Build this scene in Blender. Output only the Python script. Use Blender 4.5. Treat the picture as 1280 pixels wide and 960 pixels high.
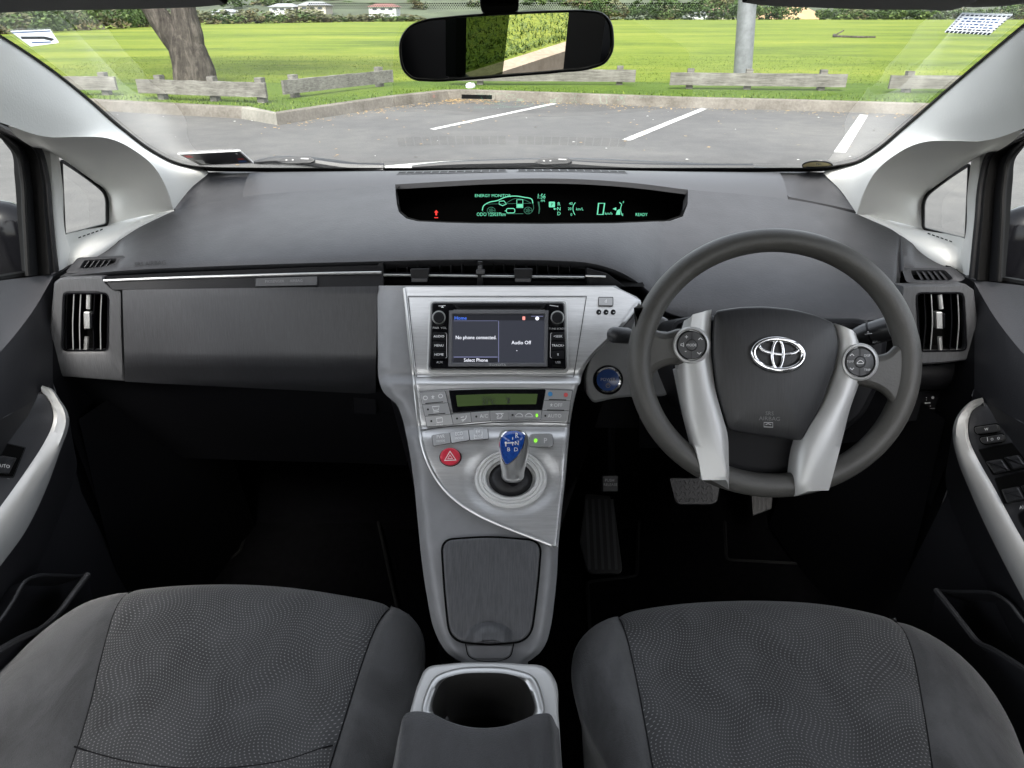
import bpy, math, random
from mathutils import Vector
R = math.radians
rnd = random.Random(7)
for o in list(bpy.data.objects): bpy.data.objects.remove(o)
SC_ = bpy.context.scene
COL = SC_.collection

# ------------------------------------------------------------------ camera model (car axes: x right, y forward, z up, metres)
F = 880.0; TH = R(27.75); CAM = Vector((0, 0, 1.33)); CT, ST = math.cos(TH), math.sin(TH)
def ray(px, py):
    dy = (480 - py) / F
    return Vector(((px - 640) / F, CT + dy * ST, -ST + dy * CT))
def Y(px, py, y): d = ray(px, py); return CAM + d * (y / d.y)
def X(px, py, x): d = ray(px, py); return CAM + d * (x / d.x)
def Z(px, py, z): d = ray(px, py); return CAM + d * ((z - CAM.z) / d.z)
def V(*a): return Vector(a)

# ------------------------------------------------------------------ splines and outlines
def spline(pts, n, closed=False, byidx=False, lin=False):
    """n points along a curve through pts (any dimension), non-uniform Catmull-Rom."""
    P = [Vector(p) for p in pts]
    if closed: P = P + [P[0]]
    m = len(P)
    t = [0.0]
    for a, b in zip(P, P[1:]): t.append(t[-1] + max((b - a).length, 1e-9))
    T = []
    for i in range(m):
        if closed and i in (0, m - 1):
            d1 = (P[1] - P[0]) / (t[1] - t[0]); d0 = (P[-1] - P[-2]) / (t[-1] - t[-2])
            h0, h1 = t[-1] - t[-2], t[1] - t[0]
            T.append((d0 * h1 + d1 * h0) / (h0 + h1))
        elif i == 0: T.append((P[1] - P[0]) / (t[1] - t[0]))
        elif i == m - 1: T.append((P[-1] - P[-2]) / (t[-1] - t[-2]))
        else:
            h0, h1 = t[i] - t[i - 1], t[i + 1] - t[i]
            T.append(((P[i] - P[i - 1]) / h0 * h1 + (P[i + 1] - P[i]) / h1 * h0) / (h0 + h1))
    out = []
    k = 0
    for j in range(n):
        u = j / n if closed else j / (n - 1)
        if byidx:
            x = u * (m - 1); i = min(int(x), m - 2); s = x - i
        else:
            x = u * t[-1]
            while k < m - 2 and t[k + 1] < x: k += 1
            i = k; s = (x - t[i]) / (t[i + 1] - t[i])
        h = t[i + 1] - t[i]
        if lin: out.append(P[i].lerp(P[i + 1], s)); continue
        s2, s3 = s * s, s * s * s
        out.append(P[i] * (2 * s3 - 3 * s2 + 1) + T[i] * (h * (s3 - 2 * s2 + s)) + P[i + 1] * (-2 * s3 + 3 * s2) + T[i + 1] * (h * (s3 - s2)))
    return out
import bisect
def interp(tab, x):
    i = min(max(bisect.bisect(tab, (x,)), 1), len(tab) - 1)
    a, b = tab[i - 1], tab[i]
    return a[1] + (b[1] - a[1]) * (x - a[0]) / (b[0] - a[0])
def smooth_tab(tab, n=120):
    return [tuple(p) for p in spline([V(*p) for p in tab], n)]
def sm(a, b, x):
    t = min(1, max(0, (x - a) / (b - a))); return t * t * (3 - 2 * t)
def area2(P): return sum(a[0] * b[1] - b[0] * a[1] for a, b in zip(P, P[1:] + P[:1]))
def inset(P, d):
    n = len(P); s = 1 if area2(P) > 0 else -1; out = []
    for i in range(n):
        a, b, c = P[i - 1], P[i], P[(i + 1) % n]
        e1 = (b[0] - a[0], b[1] - a[1]); e2 = (c[0] - b[0], c[1] - b[1])
        l1 = math.hypot(*e1) or 1e-6; l2 = math.hypot(*e2) or 1e-6
        nx = -e1[1] / l1 - e2[1] / l2; ny = e1[0] / l1 + e2[0] / l2
        l = math.hypot(nx, ny) or 1e-6
        k = d * s / max(.35, l / 2)
        out.append((b[0] + nx / l * k, b[1] + ny / l * k))
    return out
def rr(x0, y0, x1, y1, r, n=4):
    out = []
    for cx, cy, a0 in ((x1 - r, y0 + r, -90), (x1 - r, y1 - r, 0), (x0 + r, y1 - r, 90), (x0 + r, y0 + r, 180)):
        for i in range(n + 1):
            a = R(a0 + 90 * i / n); out.append((cx + r * math.cos(a), cy + r * math.sin(a)))
    return out
def rp(P, r, n=4):
    """polygon with rounded corners (r one number or one per corner)"""
    out = []; m = len(P)
    for i in range(m):
        a, b, c = P[i - 1], P[i], P[(i + 1) % m]; q = r[i] if isinstance(r, (list, tuple)) else r
        la = math.hypot(a[0] - b[0], a[1] - b[1]); lc = math.hypot(c[0] - b[0], c[1] - b[1])
        q1 = min(q, la * .48); q2 = min(q, lc * .48)
        if q < .05: out.append(b); continue
        s = (b[0] + (a[0] - b[0]) / la * q1, b[1] + (a[1] - b[1]) / la * q1)
        e = (b[0] + (c[0] - b[0]) / lc * q2, b[1] + (c[1] - b[1]) / lc * q2)
        for k in range(n + 1):
            t = k / n
            out.append(tuple((1 - t) ** 2 * s[j] + 2 * t * (1 - t) * b[j] + t * t * e[j] for j in (0, 1)))
    return out
def ell(cx, cy, rx, ry, n=32, rot=0):
    c, s = math.cos(R(rot)), math.sin(R(rot)); out = []
    for i in range(n):
        a = 2 * math.pi * i / n; x, y = rx * math.cos(a), ry * math.sin(a)
        out.append((cx + x * c - y * s, cy + x * s + y * c))
    return out
def cspl(P, n): return [(p[0], p[1]) for p in spline([V(a, b, 0) for a, b in P], n, True)]
def ospl(P, n): return [(p[0], p[1]) for p in spline([V(a, b, 0) for a, b in P], n)]
def polar(P, c, n, a0=0):
    out = []; m = len(P)
    for k in range(n):
        a = a0 + 2 * math.pi * k / n; dx, dy = math.cos(a), math.sin(a); best = 0
        for i in range(m):
            p, q = P[i], P[(i + 1) % m]
            ex, ey = q[0] - p[0], q[1] - p[1]; den = dx * ey - dy * ex
            if abs(den) < 1e-12: continue
            t = ((p[0] - c[0]) * ey - (p[1] - c[1]) * ex) / den
            s = ((p[0] - c[0]) * dy - (p[1] - c[1]) * dx) / den
            if t > 0 and -1e-6 <= s <= 1 + 1e-6: best = max(best, t)
        out.append((c[0] + dx * best, c[1] + dy * best))
    return out

# ------------------------------------------------------------------ surfaces on which details are laid: S(px, py, h) -> point h metres proud
class Plane:
    def __init__(s, p, n): s.p, s.n = p, n.normalized(); s.n = s.n if s.n.dot(CAM - p) > 0 else -s.n
    def __call__(s, px, py, h=0.0):
        d = ray(px, py); p = s.p + s.n * h
        return CAM + d * ((p - CAM).dot(s.n) / d.dot(s.n))
    def normal(s, px, py): return s.n
def plane3(a, b, c): return Plane(a, (b - a).cross(c - a))
class Prof:
    """surface whose forward distance is a function f(px, py)"""
    def __init__(s, f): s.f = f
    def normal(s, px, py):
        a = Y(px + 1, py, s.f(px + 1, py)) - Y(px - 1, py, s.f(px - 1, py)); b = Y(px, py + 1, s.f(px, py + 1)) - Y(px, py - 1, s.f(px, py - 1))
        n = a.cross(b).normalized()
        return n if n.dot(ray(px, py)) < 0 else -n
    def __call__(s, px, py, h=0.0):
        p = Y(px, py, s.f(px, py))
        return p + s.normal(px, py) * h if h else p

# ------------------------------------------------------------------ mesh builder
_tx = {}
def textmesh(s):
    if s not in _tx:
        cu = bpy.data.curves.new('t', 'FONT'); cu.body = s; cu.align_x = 'CENTER'; cu.align_y = 'CENTER'; cu.resolution_u = 2
        ob = bpy.data.objects.new('t', cu); me = ob.to_mesh()
        _tx[s] = ([tuple(v.co) for v in me.vertices], [tuple(p.vertices) for p in me.polygons])
        ob.to_mesh_clear(); bpy.data.objects.remove(ob); bpy.data.curves.remove(cu)
    return _tx[s]
class MB:
    def __init__(s): s.v = []; s.f = []; s.m = []; s.mats = []; s.flat = set()
    def add(s, verts, faces, mat):
        if mat not in s.mats: s.mats.append(mat)
        k = s.mats.index(mat); b = len(s.v); s.v += [Vector(p) for p in verts]
        for f in faces: s.f.append(tuple(i + b for i in f)); s.m.append(k)
    def grid(s, G, mat, thick=0, cu=False, cv=False, flip=None):
        nu, nv = len(G[0]), len(G)
        vs = [p for row in G for p in row]; fs = []
        for j in range(nv - (0 if cv else 1)):
            for i in range(nu - (0 if cu else 1)):
                a, b = j * nu + i, j * nu + (i + 1) % nu
                c, d = ((j + 1) % nv) * nu + (i + 1) % nu, ((j + 1) % nv) * nu + i
                fs.append((a, b, c, d))
        if flip is None:   # face the camera
            acc = 0
            for f in fs[::max(1, len(fs) // 60)]:
                n = (vs[f[1]] - vs[f[0]]).cross(vs[f[3]] - vs[f[0]]); acc += n.dot(CAM - vs[f[0]]) / (n.length + 1e-12)
            flip = acc < 0
        if flip: fs = [f[::-1] for f in fs]
        if thick:
            nn = [Vector() for _ in vs]
            for f in fs:
                n = (vs[f[1]] - vs[f[0]]).cross(vs[f[3]] - vs[f[0]]) + (vs[f[3]] - vs[f[2]]).cross(vs[f[1]] - vs[f[2]])
                for i in f: nn[i] += n
            N = len(vs); vs = vs + [p - (q.normalized() * thick) for p, q in zip(vs, nn)]
            ed = {}
            for f in fs:
                for a, b in zip(f, f[1:] + f[:1]): ed[(a, b)] = 1
            side = [(b, a, a + N, b + N) for (a, b) in ed if (b, a) not in ed]
            fs = fs + [tuple(i + N for i in f[::-1]) for f in fs] + side
        s.add(vs, fs, mat)
    def loft(s, curves, nu, nv, mat, thick=0, byidx=None, lin=False, linv=False, **k):
        same = len({len(c) for c in curves}) == 1 if byidx is None else byidx
        C = [spline(c, nu, byidx=same, lin=lin) for c in curves]
        cols = [spline([c[i] for c in C], nv, byidx=True, lin=linv) for i in range(nu)]
        G = [[cols[i][j] for i in range(nu)] for j in range(nv)]
        s.grid(G, mat, thick, **k); return G
    def ring(s, loops, mat, cap=None, flip=None):
        """quads between successive closed loops of equal length; cap fills the last"""
        s.grid(loops, mat, cu=True, flip=flip)
        if cap: s.cap(loops[-1], cap)
    def cap(s, loop, mat):
        n = Vector()
        for a, b in zip(loop, loop[1:] + loop[:1]): n += (a - loop[0]).cross(b - loop[0])
        idx = list(range(len(loop)))
        if n.dot(CAM - loop[0]) < 0: idx.reverse()
        s.add(loop, [tuple(idx)], mat)
    def prism(s, P, S, h0, h1, mat, bev=0.0, top=None, bevh=None):
        """outline P (pixels) raised on surface S from h0 to h1, bevelled by bev pixels"""
        if top is None: top = mat
        bh = bevh if bevh is not None else min(abs(h1 - h0) * .5, bev * .001)
        if bev:
            Q = inset(P, bev)
            Q2 = inset(P, bev * .3)
            l1 = [S(x, y, h1 - bh) for x, y in P]; l15 = [S(x, y, h1 - bh * .3) for x, y in Q2]; l2 = [S(x, y, h1) for x, y in Q]
        else: l1 = l15 = l2 = [S(x, y, h1) for x, y in P]
        l0 = [p - S.normal(*q) * (h1 - bh - h0) for p, q in zip(l1, P)]
        loops = [l0, l1] + ([l15, l2] if bev else [])
        n = Vector()
        for a, b in zip(l2, l2[1:] + l2[:1]): n += (a - l2[0]).cross(b - l2[0])
        s.grid(loops, mat, cu=True, flip=(n.dot(S.normal(*P[0])) < 0))
        idx = list(range(len(l2)))
        if n.dot(S.normal(*P[0])) < 0: idx.reverse()
        s.add(l2, [tuple(idx)], top)
    def tube(s, pts, r, mat, n=8, closed=False, cap=True, flat=1.0, up=None):
        P = [Vector(p) for p in pts]; m = len(P); G = []; prev = up or Vector((0.1, 0.2, 1))
        for i in range(m):
            t = (P[(i + 1) % m] - P[i - 1]) if closed or 0 < i < m - 1 else (P[1] - P[0] if i == 0 else P[-1] - P[-2])
            t.normalize(); a = prev - t * prev.dot(t)
            if a.length < 1e-6: a = Vector((1, 0, 0)) - t * t.x
            a.normalize(); b = t.cross(a)
            if not up: prev = a
            q = r[i] if isinstance(r, (list, tuple)) else r
            G.append([P[i] + (a * math.cos(2 * math.pi * k / n) * flat + b * math.sin(2 * math.pi * k / n)) * q for k in range(n)])
        s.grid(G, mat, cu=True, cv=closed, flip=True)
        if cap and not closed:
            s.add(G[0], [tuple(range(n))], mat); s.add(G[-1], [tuple(range(n))[::-1]], mat)
    def strip(s, P, S, w, h, mat, closed=False):
        """thin flat line of width w pixels lying h proud of S"""
        Q = []; m_ = len(P)
        for i in range(m_ if closed else m_ - 1):
            p, q = P[i], P[(i + 1) % m_]; k_ = max(1, int(math.hypot(q[0] - p[0], q[1] - p[1]) / 8)) if max(map(abs, p)) > 2 else 4
            Q += [(p[0] + (q[0] - p[0]) * j / k_, p[1] + (q[1] - p[1]) * j / k_) for j in range(k_)]
        if not closed: Q.append(P[-1])
        n = len(Q); a = []; b = []
        for i in range(n):
            p, q = (Q[i - 1], Q[(i + 1) % n]) if closed else (Q[max(0, i - 1)], Q[min(n - 1, i + 1)])
            dx, dy = q[0] - p[0], q[1] - p[1]; l = math.hypot(dx, dy) or 1e-6
            nx, ny = -dy / l * w / 2, dx / l * w / 2
            a.append((Q[i][0] + nx, Q[i][1] + ny)); b.append((Q[i][0] - nx, Q[i][1] - ny))
        if closed: a.append(a[0]); b.append(b[0])
        s.grid([[S(x, y, h) for x, y in a], [S(x, y, h) for x, y in b]], mat)
    def fill(s, P, S, h, mat): s.cap([S(x, y, h) for x, y in P], mat)
    def text(s, t, px, py, size, S, h, mat, rot=0.0, sx=1.0, shear=0.0):
        vs, fs = textmesh(t); c, sn = math.cos(R(rot)), math.sin(R(rot)); out = []
        for x, y, _ in vs:
            x = (x + y * shear) * size * sx; y = -y * size
            out.append(S(px + x * c - y * sn, py + x * sn + y * c, h))
        if not fs: return
        f0 = max(fs, key=lambda f: len(f)); n = Vector()
        for f in fs[:12]:
            for i in range(1, len(f) - 1): n += (out[f[i]] - out[f[0]]).cross(out[f[i + 1]] - out[f[0]])
        if n.dot(CAM - out[0]) < 0: fs = [f[::-1] for f in fs]
        s.add(out, fs, mat)
    def box(s, a, b, mat):
        x0, y0, z0 = a; x1, y1, z1 = b
        s.add([(x0, y0, z0), (x1, y0, z0), (x1, y1, z0), (x0, y1, z0), (x0, y0, z1), (x1, y0, z1), (x1, y1, z1), (x0, y1, z1)],
              [(3, 2, 1, 0), (4, 5, 6, 7), (0, 1, 5, 4), (1, 2, 6, 5), (2, 3, 7, 6), (3, 0, 4, 7)], mat)
    def build(s, name, parent=None, ang=38, **props):
        o = None; org = Vector()
        q = parent
        while q is not None: org = q.location.copy() if q.parent is None else org; q = q.parent
        me = bpy.data.meshes.new(name)
        me.from_pydata([p - org for p in s.v], [], s.f)
        for m in s.mats: me.materials.append(m)
        me.polygons.foreach_set('material_index', s.m)
        if ang:
            me.polygons.foreach_set('use_smooth', [True] * len(me.polygons)); me.set_sharp_from_angle(angle=R(ang))
        me.validate(); me.update()
        o = bpy.data.objects.new(name, me); COL.objects.link(o)
        if parent is not None: o.parent = parent
        for k, v in props.items(): o[k] = v
        return o
def thing(name, label, cat, loc=(0, 0, 0), group=None):
    o = bpy.data.objects.new(name, None); COL.objects.link(o); o.location = loc; o.empty_display_size = .05
    o['label'] = label; o['category'] = cat
    if group: o['group'] = group
    return o
def tag(o, label, cat, group=None):
    o['label'] = label; o['category'] = cat
    if group: o['group'] = group
    return o
def struct(name, mb, **k):
    o = mb.build(name, None, **k); o['kind'] = 'structure'; return o

# ------------------------------------------------------------------ materials
def lin(c): return tuple(((x / 255) / 12.92 if x / 255 <= .04045 else ((x / 255 + .055) / 1.055) ** 2.4) for x in c)
class NT:
    def __init__(s, name):
        s.m = bpy.data.materials.new(name); s.m.use_nodes = True; s.t = s.m.node_tree; s.b = s.t.nodes['Principled BSDF']
    def n(s, t, **k):
        x = s.t.nodes.new(t)
        for a, v in k.items():
            if a.startswith('i_'): x.inputs[a[2:].replace('_', ' ')].default_value = v
            else: setattr(x, a, v)
        return x
    def l(s, a, b): s.t.links.new(a, b)
    def coord(s, scale=(1, 1, 1), src='Object', rot=(0, 0, 0)):
        c = s.n('ShaderNodeTexCoord'); m = s.n('ShaderNodeMapping'); m.inputs['Scale'].default_value = scale; m.inputs['Rotation'].default_value = rot
        s.l(c.outputs[src], m.inputs[0]); return m.outputs[0]
    def noise(s, vec, scale, detail=3, rough=.55, dist=0):
        x = s.n('ShaderNodeTexNoise'); x.inputs['Scale'].default_value = scale; x.inputs['Detail'].default_value = detail
        x.inputs['Roughness'].default_value = rough; x.inputs['Distortion'].default_value = dist
        s.l(vec, x.inputs['Vector']); return x.outputs['Fac']
    def ramp(s, fac, stops):
        x = s.n('ShaderNodeValToRGB'); e = x.color_ramp.elements
        while len(e) < len(stops): e.new(.5)
        for i, (p, c) in enumerate(stops): e[i].position = p; e[i].color = (*c, 1) if len(c) == 3 else c
        s.l(fac, x.inputs[0]); return x.outputs[0]
    def math(s, op, a, b=None, clamp=False):
        x = s.n('ShaderNodeMath', operation=op, use_clamp=clamp)
        for i, q in enumerate((a, b)):
            if q is None: continue
            if isinstance(q, (int, float)): x.inputs[i].default_value = q
            else: s.l(q, x.inputs[i])
        return x.outputs[0]
    def mixc(s, fac, a, b):
        x = s.n('ShaderNodeMix', data_type='RGBA')
        for i, q in ((0, fac), (6, a), (7, b)):
            if isinstance(q, (int, float)): x.inputs[i].default_value = q
            elif isinstance(q, tuple): x.inputs[i].default_value = (*q, 1) if len(q) == 3 else q
            else: s.l(q, x.inputs[i])
        return x.outputs[2]
    def bump(s, h, strength=.3, dist=.001):
        x = s.n('ShaderNodeBump'); x.inputs['Strength'].default_value = strength; x.inputs['Distance'].default_value = dist
        s.l(h, x.inputs['Height']); s.l(x.outputs[0], s.b.inputs['Normal'])
    def base(s, c):
        if isinstance(c, tuple): s.b.inputs['Base Color'].default_value = (*c, 1)
        else: s.l(c, s.b.inputs['Base Color'])
    def set(s, rough=None, metal=None, spec=None, **k):
        if rough is not None: s.b.inputs['Roughness'].default_value = rough
        if metal is not None: s.b.inputs['Metallic'].default_value = metal
        if spec is not None: s.b.inputs['Specular IOR Level'].default_value = spec
def sc(c, k): return tuple(x * k for x in c)
def mat(name, c, rough=.5, metal=0, spec=.5, grain=None, var=0.0, varscale=9, bumpd=.0006, stretch=(1, 1, 1), roughvar=0):
    """plain procedural surface: slow colour variation + fine grain bump"""
    t = NT(name); t.set(rough, metal, spec); v = t.coord(stretch)
    if var:
        f = t.noise(v, varscale, 4); t.base(t.ramp(f, [(.25, sc(c, 1 - var)), (.75, sc(c, 1 + var))]))
    else: t.base(c)
    if roughvar:
        f = t.noise(t.coord(), 14, 4); x = t.n('ShaderNodeMapRange'); x.inputs['To Min'].default_value = rough - roughvar; x.inputs['To Max'].default_value = rough + roughvar
        t.l(f, x.inputs['Value']); t.l(x.outputs[0], t.b.inputs['Roughness'])
    if grain: t.bump(t.noise(v, grain[0], 3, .6), grain[1], bumpd)
    return t.m
def emit(name, c, k):
    t = NT(name); t.base((.01, .01, .01)); t.b.inputs['Emission Color'].default_value = (*c, 1); t.b.inputs['Emission Strength'].default_value = k; t.set(.4, spec=.05); return t.m
# ------------------------------------------------------------------ shared materials
PAD = mat('dash_pad_plastic', (.040, .0405, .044), .50, spec=.38, grain=(260, .5), var=.12, varscale=30, bumpd=.0008, roughvar=.06)
LEDGE = mat('dash_ledge_plastic', (.042, .0425, .046), .5, grain=(420, .3), var=.04)
def brushed_plastic(name, c, k=.22, rough=.48, rot=1):
    t = NT(name); t.set(rough, 0, .5)
    v = t.coord((560, 45, 45) if rot else (60, 60, 900))
    f = t.noise(v, 1.0, 4, .7); g = t.noise(t.coord(), 10, 3)
    x = t.math('ADD', t.math('MULTIPLY', f, .75), t.math('MULTIPLY', g, .25))
    t.base(t.ramp(x, [(.3, sc(c, 1 - k)), (.7, sc(c, 1 + k))])); t.bump(f, .35, .0006); return t.m
GRAIN = brushed_plastic('grained_grey_plastic', (.026, .0265, .029), .38, .42)
VENTP = brushed_plastic('vent_surround_lit_plastic', (.052, .053, .056), .3, .45)  # glove box plastic in a lighter copy; light from its facing is painted in
HUBMAT = brushed_plastic('airbag_cover_plastic', (.019, .019, .0205), .35, .45)
LIDMAT = brushed_plastic('console_lid_plastic', (.068, .069, .073), .35)
CONSOLE = mat('console_grey_plastic', (.19, .192, .197), .42, grain=(300, .4), var=.08, varscale=40)
DARK = mat('dark_plastic', (.007, .007, .008), .5, spec=.2, grain=(400, .3), var=.2, varscale=20)
DOORDARK = mat('door_dark_plastic', (.021, .021, .024), .45, grain=(380, .4), var=.12, varscale=12)
DOORPAD = mat('door_padding_lit', (.046, .046, .050), .5, grain=(380, .4), var=.08)  # lighter than the card below; light on up-facing surfaces is in the colour
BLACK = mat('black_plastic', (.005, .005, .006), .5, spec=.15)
VOID = mat('dark_recess', (.003, .003, .003), .9, spec=.1)
GLOSSB = mat('gloss_black', (.004, .004, .005), .15, spec=.25)
RUBBER = mat('black_rubber', (.005, .005, .005), .6, spec=.15, grain=(200, .2))
SEALM = mat('weatherstrip_rubber', (.010, .010, .011), .5, spec=.25, grain=(120, .2))
CHROME = mat('chrome', (.82, .82, .83), .12, 1)
SATIN = mat('satin_silver', (.55, .55, .54), .35, .85, var=.03)
def brushed_silver():
    t = NT('brushed_silver_panel'); t.set(.36, .6, .5)
    f = t.noise(t.coord((14, 260, 260)), 1.0, 5, .75); g = t.noise(t.coord((30, 900, 900)), 1.0, 3, .7); w = t.noise(t.coord(), 16, 2)
    x = t.math('ADD', t.math('MULTIPLY', f, .5), t.math('ADD', t.math('MULTIPLY', g, .3), t.math('MULTIPLY', w, .2)))
    t.base(t.ramp(x, [(.3, (.44, .44, .44)), (.7, (.66, .66, .66))])); t.bump(f, .25, .0004); return t.m
SILVER = brushed_silver()
SILVERP = mat('silver_paint', (.52, .52, .51), .36, .35, grain=(900, .12), var=.03)
SPOKE = mat('spoke_silver_paint', (.50, .50, .49), .38, .3, var=.02)
SILVERB = mat('silver_buttons', (.36, .36, .36), .42, .4, grain=(900, .15))
TRIM = mat('pale_grey_trim', (.73, .73, .70), .62, grain=(300, .35), var=.03, bumpd=.0008)
HEADLINE = mat('headlining_cloth', (.30, .295, .28), .9, grain=(600, .5), var=.06)
VISORM = mat('visor_vinyl', (.15, .145, .14), .75, grain=(500, .4), var=.05)
WHEELM = mat('wheel_urethane', (.064, .062, .057), .46, grain=(320, .5), var=.16, varscale=26, bumpd=.0007, roughvar=.08)
WHITEP = mat('white_print', (.75, .75, .75), .6)
GREYP = mat('grey_print', (.40, .40, .40), .6)
DIMP = mat('dim_grey_print', (.16, .16, .16), .6)
BLACKP = mat('black_print', (.012, .012, .012), .6)
CARPET = mat('black_carpet', (.0035, .0035, .004), .95, spec=0, grain=(700, .9), var=.35, varscale=60, bumpd=.003)
MATM = mat('mat_carpet', (.0045, .0045, .005), .95, spec=0, grain=(800, .9), var=.3, varscale=60, bumpd=.003)
PIPING = mat('mat_piping', (.012, .012, .012), .8, spec=.1, grain=(500, .4))
def suede(name, c):
    t = NT(name); t.set(.92, 0, .25); t.b.inputs['Sheen Weight'].default_value = .35; t.b.inputs['Sheen Roughness'].default_value = .5
    g = t.noise(t.coord((1, .45, 1), rot=(0, 0, .5)), 16, 5, .6, .6); h = t.noise(t.coord(), 900, 2)
    x = t.math('ADD', t.math('MULTIPLY', g, .8), t.math('MULTIPLY', h, .2))
    t.base(t.ramp(x, [(.38, sc(c, .70)), (.62, sc(c, 1.45))])); t.bump(t.math('ADD', h, t.math('MULTIPLY', g, 4)), .4, .002); return t.m
SUEDE = suede('seat_suede', (.056, .057, .059))
def dotcloth(name, c, dot):
    t = NT(name); t.set(.9, 0, .3); t.b.inputs['Sheen Weight'].default_value = .25
    co = t.coord(); s = t.n('ShaderNodeSeparateXYZ'); t.l(co, s.inputs[0]); x, y = s.outputs[0], s.outputs[1]
    p = .0043
    wy = t.math('SINE', t.math('ADD', t.math('MULTIPLY', y, 52), t.math('MULTIPLY', t.math('SINE', t.math('MULTIPLY', x, 34)), 1.1)))
    wx = t.math('SINE', t.math('ADD', t.math('MULTIPLY', x, 44), t.math('MULTIPLY', t.math('SINE', t.math('MULTIPLY', y, 30)), .5)))
    u = t.math('ADD', t.math('DIVIDE', x, p), t.math('MULTIPLY', wy, 2.2))
    v = t.math('ADD', t.math('DIVIDE', y, p), t.math('MULTIPLY', wx, 2.5))
    fu = t.math('SUBTRACT', t.math('FRACT', u), .5); fv = t.math('SUBTRACT', t.math('FRACT', v), .5)
    d = t.math('SQRT', t.math('ADD', t.math('MULTIPLY', fu, fu), t.math('MULTIPLY', fv, fv)))
    k = t.math('MULTIPLY', t.math('SUBTRACT', .21, d), 14, True)
    g = t.noise(t.coord((1, .6, 1), rot=(0, 0, .8)), 13, 5, .6, .5); h = t.noise(t.coord(), 800, 2)
    cl = t.ramp(t.math('ADD', t.math('MULTIPLY', g, .8), t.math('MULTIPLY', h, .2)), [(.38, sc(c, .72)), (.62, sc(c, 1.35))])
    t.base(t.mixc(k, cl, dot)); t.bump(t.math('ADD', t.math('MULTIPLY', h, .6), t.math('MULTIPLY', k, -.5)), .4, .0008); return t.m
DOTS = dotcloth('dotted_seat_cloth', (.042, .043, .045), (.19, .193, .193))
PADCLOTH = suede('armrest_cloth', (.042, .0425, .045))
def pane(name, tint, k=1.0, ior=1.45):
    t = NT(name); t.t.nodes.remove(t.b); out = t.t.nodes['Material Output']
    tr = t.n('ShaderNodeBsdfTransparent'); tr.inputs[0].default_value = (*tint, 1)
    gl = t.n('ShaderNodeBsdfGlossy'); gl.inputs['Roughness'].default_value = 0.0
    fr = t.n('ShaderNodeFresnel'); fr.inputs[0].default_value = ior
    mx = t.n('ShaderNodeMixShader'); t.l(t.math('MULTIPLY', fr.outputs[0], k, True), mx.inputs[0]); t.l(tr.outputs[0], mx.inputs[1]); t.l(gl.outputs[0], mx.inputs[2])
    t.l(mx.outputs[0], out.inputs[0]); return t.m
GLASS = pane('windscreen_glass', (.95, .965, .95), 1.0)
SIDEGLASS = pane('side_glass', (.92, .94, .92), 1.0)
TINTED = pane('tinted_glass', (.10, .13, .08), .8)
GREENL = emit('green_display_light', lin((120, 235, 190)), .22)
GREEND = emit('dim_green_display_light', lin((60, 130, 105)), .15)
REDL = emit('red_warning_light', (1, .05, .04), .25)
# ================================================================== DASHBOARD
dash = thing('dashboard', 'dark grey textured dashboard with recessed digital display and air vents under the windscreen', 'dashboard', (0, 1.15, .9))
RIDGE = [(216, 264, 1.33), (260, 254, 1.345), (303, 246, 1.36), (350, 241, 1.37), (420, 236, 1.39), (487, 231, 1.41), (546, 227.5, 1.42), (615, 224, 1.425),
         (666, 223, 1.425), (735, 224.5, 1.42), (804, 230, 1.41), (859, 237, 1.39), (920, 242, 1.37), (985, 249, 1.355), (1030, 257, 1.34), (1074, 268, 1.33)]
rid = smooth_tab([(a, b) for a, b, _ in RIDGE], 200); ridy = [(a, c) for a, _, c in RIDGE]
# top ledge between windscreen and ridge
LB = [(316, 214.5, 1.50), (400, 214.5, 1.55), (520, 214.5, 1.58), (640, 214.5, 1.59), (760, 214.5, 1.58), (880, 214.5, 1.55), (972, 214.5, 1.50)]
mb = MB()
xs = [303 + (985 - 303) * i / 60 for i in range(61)]
ridc = [Y(x, interp(rid, x), interp(ridy, x)) for x in xs]
lb = spline([Y(a, b, c) for a, b, c in LB], 61)
G = []
for j in range(9):
    s = j / 8
    row = []
    for i in range(61):
        p = ridc[i].lerp(lb[i], s); p.z += .010 * math.sin(math.pi * min(1, s * 1.0)) ** .8 * (1 if s < 1 else 0) - (0.004 if s == 1 else 0)
        row.append(p)
    G.append(row)
mb.grid(G, LEDGE, .01)
from mathutils.bvhtree import BVHTree
LBV = BVHTree.FromPolygons([tuple(v) for v in mb.v], mb.f)
ledge = mb.build('top_ledge', dash)
GRILLM = mat('grille_dark_plastic', (.010, .010, .011), .7, spec=.2)
# defroster grilles draped on the ledge near the glass
def LSF(x, y, h):
    p = LBV.ray_cast(V(x, y, 2), V(0, 0, -1))[0]
    return (p if p else V(x, y, 1.03)) + V(0, 0, h)
def drape(mb, x0, x1, y0, y1, h, m, n=14): mb.grid([[LSF(x0 + (x1 - x0) * i / n, y0, h) for i in range(n + 1)], [LSF(x0 + (x1 - x0) * i / n, y1, h) for i in range(n + 1)]], m, flip=False)
for x0, x1 in ((-.235, -.012), (.012, .235)):
    mb = MB(); y0, y1 = 1.478, 1.508
    drape(mb, x0, x1, y0, y1, .0006, GRILLM)
    for k in range(14):
        xx = x0 + (x1 - x0) * k / 13; drape(mb, xx - .0012, xx + .0012, y0, y1, .0014, LEDGE, 1)
    for e0, e1 in ((y0 - .003, y0), (y1, y1 + .003)): drape(mb, x0 - .003, x1 + .003, e0, e1, .0014, LEDGE)
    mb.build('defroster_grille', dash)
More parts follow.
